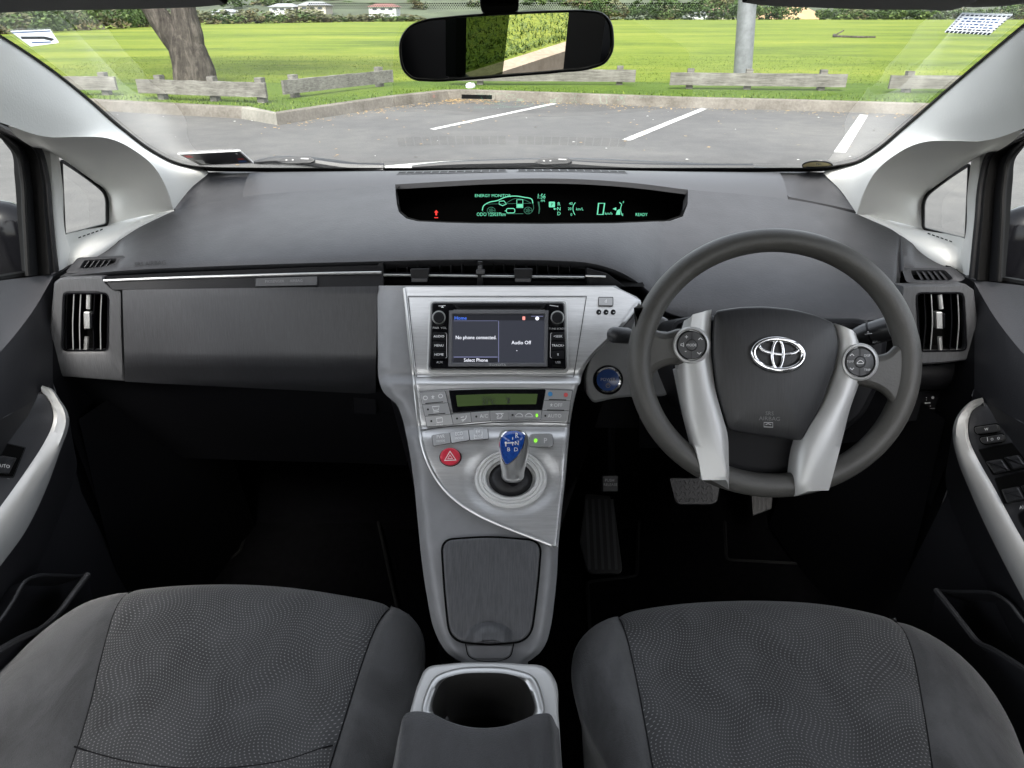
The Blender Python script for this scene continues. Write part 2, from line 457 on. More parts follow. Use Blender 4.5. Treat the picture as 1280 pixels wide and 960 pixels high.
# corner speaker panels
for s in (-1, 1):
    f = (lambda x: x) if s < 0 else (lambda x: 1289 - x)
    mb = MB()
    P = [[(216, 264, 1.335), (262, 254, 1.347), (303, 246, 1.362)], [(219, 252, 1.36), (266, 240, 1.40), (311, 236, 1.41)],
         [(232, 234, 1.40), (275, 226, 1.44), (322, 226, 1.45)], [(258, 215.5, 1.46), (290, 214.5, 1.50), (334, 214.5, 1.535)]]
    mb.loft([[Y(f(a), b, c) for a, b, c in q] for q in P], 20, 20, PAD, .012)
    # speaker cone seen as a slightly raised perforated disc
    c = Y(f(262), 231, 1.43)
    mb.build('corner_speaker_panel', dash)
# big upper pad
DOPEN = [(494, 238), (496, 255), (498.5, 265), (508, 273), (522, 276.5), (560, 278.3), (597, 279.2), (680, 279.8), (769, 279), (838, 276), (853.6, 270.5), (859.5, 255), (860, 243)]
PADBOT = smooth_tab([(75, 346), (150, 338.5), (250, 333.5), (380, 329), (475, 326.5), (560, 324.5), (640, 324.5), (700, 326), (735, 328.5), (765, 336), (790, 348), (806, 360), (818, 371), (830, 388), (845, 394), (900, 399), (1000, 402), (1090, 400), (1119, 398)], 300)
PADBOT = [p for p in PADBOT if p[0] < 1119] + [(1120, 396), (1122, 380), (1126, 340), (1130, 335), (1160, 335), (1200, 337), (1216, 342)]
LEND = [(75, 345), (88, 333), (103, 322.5), (127, 311), (172, 285), (216, 264)]
REND = [(1074, 268), (1116, 286), (1160, 311), (1184, 321), (1200, 332), (1216, 341)]
def padtop(x):
    if x <= 216: return interp(LEND, x)
    if x >= 1074: return interp(REND, x)
    if 494 < x < 860: return interp(DOPEN, x)
    return interp(rid, x)
def padtopy(x):
    if x < 216: return 1.12 + (1.33 - 1.12) * ((x - 75) / 141) ** .8 if x > 75 else 1.12
    if x > 1074: return 1.12 + (1.33 - 1.12) * (max(0, 1216 - x) / 142) ** .8
    return interp(ridy, x)
def padboty(x):
    return 1.045 + .02 * math.exp(-((x - 640) / 220) ** 2) - .05 * sm(815, 1000, x) + (.135 * sm(1119, 1126, x) if x > 1119 else 0)
def PADY(x, y):
    t, b, yt, yb = (interp(rid, x) if 216 < x < 1074 else padtop(x)), interp(PADBOT, x), padtopy(x), padboty(x); s = min(1, max(0, (y - b) / (t - b)))
    return yb + (yt - yb) * (s ** 1.35 if t < 300 else s)
XS = sorted(set([75 + i * 5.0 for i in range(229)] + [a for a, _ in DOPEN] + [494.6, 495.2, 497, 500, 503, 856, 858, 859.9, 1120, 1121, 1122, 1124, 1126, 1128, 1216]))
NV = 18
cols = []
for x in XS:
    t, b, yt, yb = padtop(x), interp(PADBOT, x), padtopy(x), padboty(x); col = []
    for j in range(NV + 1):
        col.append(Y(x, b + (t - b) * j / NV, PADY(x, b + (t - b) * j / NV)))
    # rolled lower lip
    e = col[0]; cols.append([e + V(0, .045, -.035), e + V(0, .012, -.010), e + V(0, .002, -.004)] + col)
mb = MB(); mb.grid([[c[j] for c in cols] for j in range(NV + 4)], PAD)
# back lip of the pad dips into the display recess
mb.grid([[c[-1] for c in cols], [c[-1] + V(0, .03, -.03) for c in cols]], PAD, flip=False)
pad = mb.build('upper_pad', dash, ang=50)
SPAD = Prof(PADY)
mb = MB(); mb.text('SRS AIRBAG', 188, 330, 7.5, SPAD, .0006, BLACKP, rot=-4, sx=1.0); mb.build('airbag_lettering', pad)
# ---- recessed driver display
disp = MB()
def DSY(x, y): return 1.44 - .10 * sm(225, 282, y)
SD = Prof(lambda x, y: 1.438 + (y - 225) / 57 * .022)
loop = [(a, b) for a, b in DOPEN] + [(x, interp(rid, x)) for x in (859, 830, 804, 770, 735, 700, 666, 640, 615, 580, 546, 515, 500)]
front = []
for x, y in loop:
    front.append(Y(x, y, PADY(x, y) if y > interp(rid, x) + 1 else interp(ridy, x)) + V(0, .004, -.0015 if y < 250 else 0))
backl = [SD(640 + (x - 640) * .985, y + .6) + V(0, .012, 0) for x, y in loop]
disp.grid([front, backl], VOID, cu=True)
disp.cap(backl, mat('display_glass', (.0015, .0015, .0015), .5, spec=0))
db = disp.build('instrument_display', dash, ang=30)
mb = MB(); g = GREENL
h = .004
def T(s, x, y, z, m=g, **k): mb.text(s, x, y, z, SD, h, m, **k)
T('ENERGY MONITOR', 616, 243.6, 5.2); T('1:56', 676.5, 244.5, 8.5, sx=.75, shear=.1); T('PM', 678.5, 250, 4)
T('ODO 125037km', 614, 267, 6.2, sx=.85)
for a, w in (([(603, 262), (604, 257), (611, 252), (622, 249.5), (631, 245.5), (645, 244), (655, 245.5), (665, 248.5), (666, 253)], 1.1),):
    mb.strip(ospl(a, 40), SD, w, h, g)
D2 = GREEND
mb.strip(ospl([(603, 263), (606, 265), (610, 265)], 8), SD, .7, h, D2); mb.strip([(622, 266), (654, 266)], SD, .7, h, D2); mb.strip(ospl([(666, 253), (667, 259), (665, 264)], 8), SD, .7, h, D2)
mb.strip(ospl([(632, 253), (645, 247), (656, 249), (664, 253)], 20), SD, .6, h, D2); mb.strip([(606, 254), (664, 253)], SD, .5, h, D2)
for cx in (614, 660): mb.strip(ell(cx, 262, 5, 4.2, 20), SD, .7, h, D2, True); mb.strip(ell(cx, 262, 2.4, 2, 12), SD, .6, h, D2, True)
for cx in (614, 660):
    for k in range(5): mb.strip([(cx, 262), (cx + 5 * math.cos(k * 1.257), 262 + 4.2 * math.sin(k * 1.257))], SD, .5, h, D2)
mb.strip([(624, 250.5), (630, 250), (633, 254), (628, 256), (624, 254)], SD, 1, h, g, True)
mb.strip([(646, 248.5), (653.5, 248.5), (653.5, 258.5), (646, 258.5)], SD, .9, h, g, True); mb.fill([(646.5, 254), (653, 254), (653, 258), (646.5, 258)], SD, h, g)
mb.strip(rr(633, 259.5, 643.5, 265, 2), SD, .9, h, g, True); mb.strip([(631, 262.5), (633, 262.5)], SD, .9, h, g)
mb.fill([(672, 251), (674, 251), (675, 260), (674, 266), (673, 266), (673.5, 259)], SD, h, D2)
mb.build('energy_monitor', db); mb = MB()
mb.fill(rr(686, 251, 693.5, 258, 1), SD, h, g); mb.text('P', 689.8, 254.6, 6, SD, h + .001, BLACKP)
T('R', 698.5, 254, 6.2); T('N', 698.5, 260, 6.2); T('D', 698.5, 266, 6.2)
mb.strip([(693, 260), (695.5, 260)], SD, .8, h, g); mb.fill([(691.5, 260), (693.5, 258.5), (693.5, 261.5)], SD, h, g)
mb.build('gear_readout', db); mb = MB()
T('40', 713.5, 253.5, 4.6); T('20', 712, 260, 4.6); T('0', 714, 267.3, 4.6); T('km/L', 724.5, 260.3, 4.6)
mb.strip(ospl([(719, 252), (716.5, 256), (716, 260), (716.8, 264), (718.5, 267.5)], 16), SD, .8, h, g)
mb.build('economy_gauge', db); mb = MB()
mb.strip([(748, 253), (755.5, 253), (753.5, 267), (746.5, 267)], SD, 1.6, h, g, True); T('km/h', 760.5, 265.8, 4.8)
mb.fill([(771, 262), (774.5, 260), (775, 267.3), (769.5, 267.3)], SD, h, g); mb.strip(ospl([(774, 252), (776.5, 254), (775.5, 259), (776, 264), (777.5, 268)], 14), SD, .8, h, g)
mb.fill([(765.5, 260), (770, 258), (770, 262)], SD, h, g); T('F', 779, 252, 4); T('E', 778, 267.5, 4)
mb.build('speed_and_fuel_readout', db); mb = MB()
T('READY', 801.5, 267.3, 5.4, sx=.9)
mb.build('ready_lamp', db); mb = MB(); r_ = REDL
mb.text('!', 545.5, 265, 5, SD, h, r_)
mb.fill([(545.5, 261.5), (548.2, 264.5), (546.5, 264.5), (546.5, 268), (544.5, 268), (544.5, 264.5), (542.8, 264.5)], SD, h, r_); mb.strip([(543.2, 271), (547.8, 271)], SD, 1, h, r_)
mb.build('warning_lamp', db)
# ---- passenger trim strip, glove box, end panels
def GLY(x, y): return interp([(340, 1.042), (362, 1.022), (446, .990), (456, .990), (478, 1.0), (495, 1.03)], y)
SG = Prof(GLY)
mb = MB()
top = [(128, 346.5), (200, 342), (300, 337.5), (400, 333.5), (479, 331)]
bot = [(140, 361.5), (200, 361), (300, 359.5), (400, 358.5), (479, 357.5)]
mid1 = [(131, 350), (200, 347), (300, 343.5), (400, 340.5), (479, 338.5)]
mb.loft([[SG(x, y, 0) for x, y in top], [SG(x, y, -.004) for x, y in mid1]], 50, 5, BLACK, .006)
mb.loft([[SG(x, y, .001) for x, y in mid1], [SG(x, y, -.002) for x, y in bot]], 50, 5, DARK, .006)
mb.build('trim_band', dash)
mb = MB(); c = ospl([(131, 351.5), (200, 348.7), (300, 345.6), (400, 342.8), (477, 341.5)], 50)
mb.tube([SG(x, y, .002) for x, y in c], .0023, SATIN, 8); mb.build('chrome_strip', dash)
mb = MB(); mb.prism([(320, 348.5), (397, 346), (397, 357.5), (320, 358.8)], SG, -.004, .0025, GRAIN, .8); mb.text('PASSENGER', 344, 352.8, 4.6, SG, .003, DIMP, rot=-1.5); mb.text('AIRBAG', 371, 352, 4.6, SG, .003, DIMP, rot=-1.5); mb.build('airbag_plate', dash)
def panel(name, P, S, h0, h1, m, bev=2, parent=dash, nu=40, nv=24):
    """curved panel: rows sampled between left and right edges on S, rounded edge, closed sides"""
    mb = MB(); G = []
    (tl, tr, br, bl) = P
    for j in range(nv + 1):
        s = j / nv; a = (tl[0] + (bl[0] - tl[0]) * s, tl[1] + (bl[1] - tl[1]) * s); b = (tr[0] + (br[0] - tr[0]) * s, tr[1] + (br[1] - tr[1]) * s)
        G.append([S(a[0] + (b[0] - a[0]) * i / nu, a[1] + (b[1] - a[1]) * i / nu, h1) for i in range(nu + 1)])
    n = S.normal(*tl)
    rim = lambda row, d: [p - n * d for p in row]
    mb.grid(G, m, h1 - h0); return mb
mb = panel('glove', [(153.5, 362.5), (472, 358), (469.5, 492), (156.5, 476.5)], SG, -.012, .001, GRAIN); glove = mb.build('glove_box_lid', dash, ang=30)
mb = MB(); mb.prism(rp([(440, 469), (469, 470), (471, 519), (441, 517)], 3), Plane(Y(455, 494, 1.03), V(0, -1, -.1)), -.02, .002, BLACK, 1); mb.build('glove_box_latch', dash)
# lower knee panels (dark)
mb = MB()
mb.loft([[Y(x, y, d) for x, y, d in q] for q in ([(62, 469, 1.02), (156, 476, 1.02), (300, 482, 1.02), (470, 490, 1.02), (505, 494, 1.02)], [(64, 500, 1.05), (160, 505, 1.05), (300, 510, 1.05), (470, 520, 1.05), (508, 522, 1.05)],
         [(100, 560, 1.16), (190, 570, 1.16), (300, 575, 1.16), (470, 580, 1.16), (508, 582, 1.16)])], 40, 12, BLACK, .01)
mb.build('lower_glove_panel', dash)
def vent_panel(s):
    f = (lambda x: x) if s < 0 else (lambda x: 1283.5 - x); dy = 0
    S = Plane(Y(f(110), 400, 1.015), V(-.12 * s, -1, .22))
    if s < 0: O = [(68, 353), (76, 347), (128, 345), (132, 353), (140, 361), (153, 362.5), (153, 400), (156, 476), (110, 472.5), (61, 469), (62, 420)]
    else: O = [(1128, 357), (1160, 357), (1190, 357), (1206, 354.5), (1217, 362), (1221, 400), (1222, 440), (1217, 449), (1180, 454), (1146, 456), (1130, 440), (1124, 380)]
    H = rp([(80, 367), (135, 367), (134, 437.5), (78, 438)], 6) if s < 0 else rp([(1146, 366.5), (1204, 366.5), (1208, 438), (1150, 439)], 7)
    c = (107, 404) if s < 0 else (1177, 403)
    n = 160
    o = polar(O, c, n); i0 = polar(H, c, n)
    def mixp(a, b, t): return (a[0] + (b[0] - a[0]) * t, a[1] + (b[1] - a[1]) * t)
    loops = [[S(*q) - S.n * .03 for q in o], [S(*q) for q in o], [S(*mixp(a, b, .12), .003) for a, b in zip(o, i0)], [S(*mixp(a, b, .85), .003) for a, b in zip(o, i0)],
             [S(*mixp(a, b, .96), .001) for a, b in zip(o, i0)], [S(*b, -.002) for b in i0], [S(*b) - S.n * .012 for b in i0]]
    mb = MB(); mb.ring(loops, VENTP); root = mb.build('vent_surround', dash, ang=30)
    mb = MB(); bl = [S(*b) - S.n * .012 for b in i0]; mb.ring([bl, [p - S.n * .03 for p in bl]], VOID, VOID); 
    mb.ring([[S(*q, .0035) for q in inset(H, -1.0)], [S(*q, .0035) for q in inset(H, .6)], [S(*q, -.004) for q in inset(H, .8)]], GLOSSB)
    va = mb.build('air_vent', root)
    xs = (84, 92.5, 101, 118.5, 127) if s < 0 else (1155, 1164, 1188, 1197)
    x0, x1 = (78, 135) if s < 0 else (1150, 1206)
    for x in xs:
        mb = MB(); L = ospl([(x, 368), (x - s * -1.5, 403), (x - 1.0, 437)], 12)
        mb.grid([[S(a - .9, b, -.0035) for a, b in L], [S(a + .9, b, -.0035) for a, b in L], [S(a + 1.6, b) - S.n * .022 for a, b in L]], GLOSSB, .0008)
        mb.tube([S(a, b, -.003) for a, b in L], .0009, SATIN if x in (92.5, 101, 127, 1164, 1197) else GLOSSB, 6)
        mb.build('vent_slat', va)
    mb = MB(); x = 109.5 if s < 0 else 1175.5
    mb.tube([S(x + (1.5 if s < 0 else -1) , 368.5, -.002), S(x + 1, 386, -.001)], .0034, SATIN, 8); mb.tube([S(x - 1, 421, -.001), S(x - 2 if s < 0 else x, 437, -.002)], .0034, SATIN, 8)
    mb.prism(rp([(x - 5, 390), (x + 2.5, 390), (x + 3, 411), (x - 4.5, 411)], 1), S, -.006, .005, SATIN, .8); mb.prism(rp([(x + 3, 392), (x + 6, 392), (x + 6, 410), (x + 3.3, 410)], .6), S, -.006, .003, GLOSSB, .5)
    mb.build('vent_tab', va)
    # demister outlet above
    SP = Plane(Y(f(122), 331, 1.085), V(-.15 * s, -.62, .9))
    if s < 0: OO = rp([(97, 322), (158, 319), (153, 333), (147, 338.5), (80, 342), (88, 333)], [3, 5, 4, 3, 2, 3]); HH = rp([(106, 326), (146, 323.5), (143, 330), (137, 334), (100, 335.5)], 2)
    else: OO = rp([(1127, 335), (1190, 333.5), (1200, 341), (1208, 349), (1192, 354.5), (1133, 353.5)], 4); HH = rp([(1138, 338.5), (1180, 338), (1191, 348), (1187, 350.5), (1143, 350)], 2.5)
    mb = MB(); c = (122, 329.5) if s < 0 else (1163, 344.5); o = polar(OO, c, 80); i0 = polar(HH, c, 80)
    mb.ring([[SP(*q, -.006) for q in o], [SP(*q, .002) for q in o], [SP(*q, .003) for q in inset(o, 1.2)], [SP(*q, .003) for q in inset(i0, -1)], [SP(*q, .0015) for q in i0], [SP(*q, 0) - SP.n * .012 for q in i0]], GRAIN, VOID)
    dm = mb.build('demister_outlet', dash)
    for k in range(5):
        mb = MB(); t = (k + .7) / 5.4
        if s < 0: a, b = (104 + 36 * t + 3, 326.5 - 2 * t), (101 + 36 * t, 334.5 - 1.5 * t)
        else: a, b = (1141 + 38 * t, 339), (1147 + 41 * t, 349.5)
        mb.grid([[SP(a[0], a[1], .001), SP(b[0], b[1], .001)], [SP(a[0] + 3, a[1], -.006), SP(b[0] + 3, b[1], -.006)]], GRAIN, .001); mb.build('outlet_fin', dm)
vent_panel(-1); vent_panel(1)
# ---- centre vents
SCV = Plane(Y(620, 344, 1.045), V(0, -1, .25))
mb = MB()
L = ospl([(478, 327.5), (560, 325), (640, 325), (700, 327.5), (740, 333), (770, 343), (795, 362), (806, 376)], 40)
mb.grid([[Y(x, interp(PADBOT, x) - 3, 1.085) for x in range(470, 812, 10)], [Y(x, 384, 1.085) for x in range(470, 812, 10)]], VOID)
mb.grid([[SCV(478, 358, 0), SCV(806, 358, 0)], [SCV(478, 358, 0) + V(0, .07, 0), SCV(806, 358, 0) + V(0, .07, 0)]], VOID)
cvn = mb.build('centre_vent', dash)
for x in list(range(492, 590, 14)) + list(range(616, 728, 14)):
    mb = MB(); mb.grid([[SCV(x, 329, 0) + V(0, .03, 0), SCV(x, 357, 0) + V(0, .03, 0)], [SCV(x + 5, 329, 0) + V(0, .06, 0), SCV(x + 5, 357, 0) + V(0, .05, 0)]], DARK, .001); mb.build('vent_vane', cvn)

for a, b in ((479.5, 597), (602, 730.5)):
    mb = MB(); L = [(a, 343.8 + (a - 480) * .012), (b, 343.8 + (b - 480) * .012)]
    mb.grid([[SCV(x, y - 4, -.010) for x, y in L], [SCV(x, y - .8, .001) for x, y in L], [SCV(x, y + 1, .002) for x, y in L], [SCV(x, y + 5, -.006) for x, y in L]], GLOSSB, .002)
    mb.tube([SCV(x, y, .003) for x, y in L], .0018, SATIN, 8); mb.build('vent_slat', cvn)
for x in (524, 653.5):
    mb = MB(); mb.prism(rp([(x - 11.5, 336), (x + 12.5, 336), (x + 11, 351), (x - 10, 351)], 2), SCV, -.004, .008, DARK, 1.2); mb.prism(rr(x - 9.5, 348, x + 10, 352.5, 1), SCV, .006, .010, GRAIN, .7); mb.build('vent_tab', cvn)
mb = MB(); mb.prism([(597, 327), (603, 327), (604, 357), (596, 357)], SCV, -.02, 0, DARK, .6); mb.prism(rr(595, 337, 606, 343, 1.5), SCV, -.004, .006, GRAIN, 1); mb.prism(rr(597.5, 332, 602.5, 339, 1.5), SCV, -.004, .005, GRAIN, 1); mb.build('vent_divider', cvn)
for P, q in (([(478, 328), (479, 328), (477.5, 357.5), (473, 357.5), (473, 329.5)], (473, 478)), ([(733.5, 335), (760, 342.5), (783, 359.5), (733.5, 359)], (732, 757))):
    mb = MB(); mb.prism(P, SCV, -.03, -.001, DARK, .8); mb.tube([SCV(q[0], 342 + (q[0] - 470) * .012, .001), SCV(q[1], 342.5 + (q[1] - 470) * .012, .001)], .0016, SATIN, 6); mb.build('vent_end_cap', cvn)
# ---- driver side lower panels
mb = MB()
mb.loft([[Y(x, y, d) for x, y, d in q] for q in ([(800, 380, 1.06), (835, 396, 1.06), (900, 402, 1.06), (1000, 405, 1.06), (1090, 403, 1.06), (1135, 398, 1.06)],
     [(800, 430, 1.05), (835, 430, 1.05), (900, 440, 1.05), (1000, 440, 1.05), (1090, 440, 1.05), (1150, 440, 1.05)], [(800, 500, 1.05), (840, 500, 1.05), (900, 500, 1.05), (1000, 500, 1.05), (1090, 495, 1.05), (1215, 488, 1.05)],
     [(800, 560, 1.10), (840, 560, 1.10), (900, 560, 1.10), (1000, 560, 1.10), (1090, 550, 1.10), (1205, 540, 1.10)])], 40, 20, BLACK, .01)
mb.build('lower_driver_panel', dash)
mb = MB()
mb.loft([[Y(x, y, d) for x, y, d in q] for q in ([(1090, 458, 1.02), (1150, 458, 1.02), (1217, 451, 1.02)], [(1090, 470, 1.013), (1150, 470, 1.013), (1218, 466, 1.013)], [(1090, 484, 1.02), (1150, 485, 1.02), (1212, 482, 1.02)], [(1090, 486, 1.05), (1150, 488, 1.05), (1210, 485, 1.05)])], 16, 14, DARK, .008)
mb.build('lower_trim_band', dash)
SB = Plane(Y(1170, 500, 1.035), V(0, -1, .1)); mb = MB(); mb.prism(rp([(1128, 489), (1198, 487), (1190, 520), (1128, 528)], 4), SB, -.02, 0, BLACK, 1)
mb.text(':', 1158, 498, 8, SB, .001, GREYP); mb.fill(ell(1166, 497, 1.8, 1.8, 10), SB, .001, GREYP); mb.strip([(1174.5, 499), (1176, 496.5), (1179, 495), (1180.5, 497), (1178, 498.5), (1174.5, 499)], SB, 1, .001, GREYP)
mb.strip([(1156, 504), (1163, 503.5)], SB, 1.4, .001, GREYP); mb.strip([(1154, 511.5), (1169, 510.3)], SB, 1, .001, DIMP); mb.fill(ell(1163, 507.5, .9, .9, 8), SB, .001, DIMP); mb.fill(ell(1159.5, 514.5, .9, .9, 8), SB, .001, DIMP)
mb.build('switch_panel', dash)
# ignition panel and power button
SPW = Plane(Y(770, 470, .985), V(.05, -1, .28))
mb = MB(); mb.prism(rp([(800, 384), (838, 400), (842, 470), (836, 495), (775, 496), (741, 504), (733, 492), (731, 470), (737, 448), (752, 430), (770, 416)], [4, 8, 6, 10, 20, 6, 4, 8, 8, 8, 8]), SPW, -.04, 0, CONSOLE, 3); ig = mb.build('ignition_panel', dash)
mb = MB(); C = (760, 475)
mb.ring([[SPW(*q, 0) for q in ell(*C, 19, 18.5, 40)], [SPW(*q, .004) for q in ell(*C, 18, 17.5, 40)], [SPW(*q, .005) for q in ell(*C, 17, 16.5, 40)]], BLACK)
mb.ring([[SPW(*q, .0045) for q in ell(*C, 17, 16.5, 40)], [SPW(*q, .0062) for q in ell(*C, 16, 15.5, 40)], [SPW(*q, .0055) for q in ell(*C, 14.2, 13.8, 40)]], CHROME)
PBLUE = mat('blue_button_plastic', (.018, .055, .20), .25, var=.2)
mb.ring([[SPW(*q, .0055) for q in ell(*C, 14.3, 13.9, 40)], [SPW(*q, .0035) for q in ell(*C, 8, 8, 40)], [SPW(*q, .003) for q in ell(*C, 1, 1, 40)]], PBLUE, PBLUE)
mb.text('POWER', C[0], 474.5, 5.4, SPW, .0062, GREYP); mb.strip(ell(760, 482, 2.5, 2.5, 14), SPW, .8, .0062, DIMP, True); mb.strip([(760, 478.5), (760, 482)], SPW, .8, .0065, DIMP)
mb.build('power_button', dash)
# small red lamp on the ledge
mb = MB(); S_ = Plane(Y(397.5, 219.3, 1.53), V(0, -.25, 1)); mb.prism(ell(397.5, 219.3, 5.5, 1.6, 20), S_, -.004, .002, mat('red_sensor_lens', (.35, .05, .04), .3), .4); mb.build('security_sensor', dash)
# structure behind the visible shell so nothing is hollow
mb = MB(); mb.box((-.70, 1.20, .60), (.70, 1.50, .88), BLACK); mb.box((-.60, 1.502, .60), (.60, 1.64, .985), BLACK); mb.build('dash_core', dash)
for s in (-1, 1): mb = MB(); mb.box((min(s * .675, s * .745), 1.085, .30), (max(s * .675, s * .745), 1.40, .93), VOID); mb.build('light_leak_filler', dash)  # added black blocks closing the light leak between dash ends and doors
# ================================================================== CENTRE CONSOLE
YC = smooth_tab([(330, 1.032), (345, 1.022), (359, 1.008), (418, .948), (462, .912), (471, .907), (478, .890), (486, .8845), (528, .853), (534, .850), (541, .836), (560, .815), (600, .785), (640, .748), (683, .708), (760, .642), (810, .600), (832, .572), (850, .55)], 400)
def yc(x, y): return interp(YC, y) + .003 * ((x - 610) / 110) ** 2
def ycs(x, y):   # silver face with the dish round the lever
    d = math.hypot((x - 639) / 58, (y - 597) / 46)
    return yc(x, y) + .004 * (1 - sm(.75, 1.15, d))
S0 = Prof(yc); S1 = Prof(ycs)
con = thing('centre_console', 'grey centre console with brushed silver face running down between the seats', 'console', (0, .8, .3))
Lk = smooth_tab([(345, 471), (357, 471.5), (400, 472), (440, 472.5), (478, 474.5), (490, 479), (498, 487), (505, 495.5), (520, 502), (540, 507), (560, 511), (600, 517), (650, 522), (700, 527), (750, 534.5), (785, 542), (805, 551), (818, 561), (827, 576)], 100)
Rk = smooth_tab([(345, 756), (359, 772), (378, 802), (400, 785), (420, 766), (450, 737), (480, 723.5), (520, 714), (560, 710), (600, 706.5), (640, 702), (683, 698), (720, 696), (750, 693), (785, 688), (805, 682), (818, 673), (827, 660)], 100)
mb = MB(); G = []
ys = [357 + i * 4.6 for i in range(101)] + [824, 827]
for y in ys:
    a, b = interp(Lk, y), interp(Rk, y); row = []
    for i in range(31):
        t = i / 30; x = a + (b - a) * t
        e = min(t, 1 - t) * (b - a)
        row.append(Y(x, y, yc(x, y) + .012 * (1 - sm(0, 14, e)) ** 2 + .004 + .012 * sm(800, 830, y) ** 2))
    G.append(row)
last = [p + V(0, -.004, -.012) for p in G[-1]]; G.append(last); G.append([p + V(0, .0, -.06) for p in last])
mb.grid(G, CONSOLE); body = mb.build('console_body', con, ang=50)
mb = MB()
for k, s in ((0, -1), (-1, 1)):
    e = [g[k] for g in G]
    mb.grid([e, [p + V(0, .05, -.03) for p in e], [V(min(p.x, .07) if s > 0 else max(p.x, -.13), p.y + .14, .26) for p in e]], DARK if s < 0 else GLOSSB, flip=None)
mb.build('console_side_panel', con)
# left grey flank step line beside the glove box
# silver face
LS = smooth_tab([(359, 503), (380, 505.5), (420, 509.5), (460, 514), (500, 518.5), (540, 523), (560, 527), (580, 534), (600, 545), (615, 557), (630, 574), (645, 599), (660, 633), (672, 664), (683, 693)], 120)
RS = smooth_tab([(359, 770), (366, 786), (377, 802.5), (385, 796), (400, 785), (420, 766), (450, 737), (480, 723.5), (520, 714), (560, 710), (600, 706.5), (640, 702), (683, 697.5)], 120)
mb = MB(); G = []
ys = [359, 360, 361.5, 364, 368, 374, 377] + [380 + 3.0 * i for i in range(101)] + [682]
for y in ys:
    a, b = interp(LS, y), interp(RS, y); row = []
    for i in range(61):
        t = i / 60; t = t * t * (3 - 2 * t) if False else t; x = a + (b - a) * t; e = min(x - a, b - x)
        yy = y + 5 * ((x - a) / max(b - a, 1)) * 0
        row.append(S1(x, y) - S1.normal(x, y) * (.005 * (1 - sm(0, 5, e)) ** 2) + V(0, -.0015, .001))
    G.append(row)
mb.grid(G, SILVER, .006); face = mb.build('silver_fascia', con, ang=50)
# bright moulded edge down the left of the silver face and the joint lines
SS = Prof(lambda x, y: ycs(x, y) - .0025)
mb = MB(); mb.tube([SS(interp(LS, y) + 1.5, y, -.0005) for y in [361 + 4 * i for i in range(81)]], .0022, SATIN, 8); mb.build('fascia_edge_moulding', con)
mb = MB()
mb.strip([(510, 370.5), (733, 370.5)], SS, .9, .0006, BLACKP); mb.strip([(510, 370.5), (521, 472)], SS, .9, .0006, BLACKP); mb.strip([(733, 370.5), (717, 471.5)], SS, .9, .0006, BLACKP); mb.strip(ospl([(521, 472), (610, 470), (717, 471.5)], 20), SS, .7, .0006, DIMP)
mb.strip(ospl([(523, 538.5), (560, 533.5), (610, 529), (660, 527.5), (712, 529)], 30), SS, 1.0, .0006, BLACKP)
mb.strip(ospl([(524, 489.5), (560, 486.5), (610, 485), (660, 485), (716, 487.5)], 30), SS, .8, .0006, DIMP)
mb.build('fascia_joint', con)
# seat heater style indicator at the top right
mb = MB(); mb.prism(rr(748, 372, 766, 382.5, 1), SS, -.002, .0012, SILVERB, .6); mb.strip(rr(748, 372, 766, 382.5, 1), SS, .8, .0014, BLACKP, True); mb.text('d', 757, 377, 6, SS, .0016, WHITEP); mb.build('indicator_button', con)
for x in (748.5, 757.5, 766.5):
    mb = MB(); mb.prism(ell(x, 390, 3.1, 3.1, 16), SS, -.001, .0008, BLACK, .5); mb.fill(ell(x + .5, 391, 1, .8, 8), SS, .0014, GREYP); mb.build('indicator_lamp', con)
# ---- climate panel
S2 = Prof(lambda x, y: ycs(x, y) - .0025)
def btn(P, name='climate_button', m=SILVERB, parent=None, h=.0022, line=True, deco=None, r=.6):
    mb = MB(); P = rp(P, r, 2); mb.prism(P, S2, -.003, h, m, .5)
    if line: mb.strip(inset(P, -.2), S2, .7, .0012, BLACKP, True)
    if deco: deco(mb)
    return mb.build(name, parent or clim)
mb = MB(); mb.prism(rp([(561, 488), (610, 486.5), (682, 486.5), (677.5, 513), (610, 513.5), (566, 516.5)], 1.5), S2, -.003, .0012, GLOSSB, .6); clim = mb.build('climate_display', con)
LCD = emit('lcd_backlight', (.060, .100, .028), .13)
mb = MB(); mb.prism(rp([(570, 494.5), (620, 492.6), (672, 492.8), (670, 505.5), (620, 506), (572, 508.5)], .8), S2, -.001, .0026, LCD, .3)
mb.text('21°C', 611, 503.6, 9.5, S2, .0030, BLACKP, sx=.85); mb.text('21°C', 611.6, 503.6, 9.5, S2, .0031, BLACKP, sx=.85); mb.text('INSIDE', 608.5, 498.3, 4.2, S2, .0030, BLACKP)
mb.strip([(632, 498), (635, 499), (636, 503), (633.5, 504.5)], S2, 1.4, .003, BLACKP); mb.strip([(638, 498), (635.5, 499.5), (637, 503), (634, 505)], S2, 1.6, .003, BLACKP); mb.build('climate_lcd', clim)
def d1(mb):
    mb.strip(ell(532, 498, 2.6, 2.4, 12), S2, .8, .0027, WHITEP, True); mb.text('+', 541.5, 496.8, 8, S2, .0027, WHITEP); mb.text('x', 541.5, 497, 7, S2, .0027, WHITEP); mb.strip(ell(551, 495.6, 2.6, 2.4, 12), S2, .8, .0027, WHITEP, True); mb.strip([(532, 505), (554, 503)], S2, 1.1, .0027, BLACKP)
btn([(525, 491), (556.5, 489), (560, 503.5), (528.5, 506)], deco=d1, parent=con)
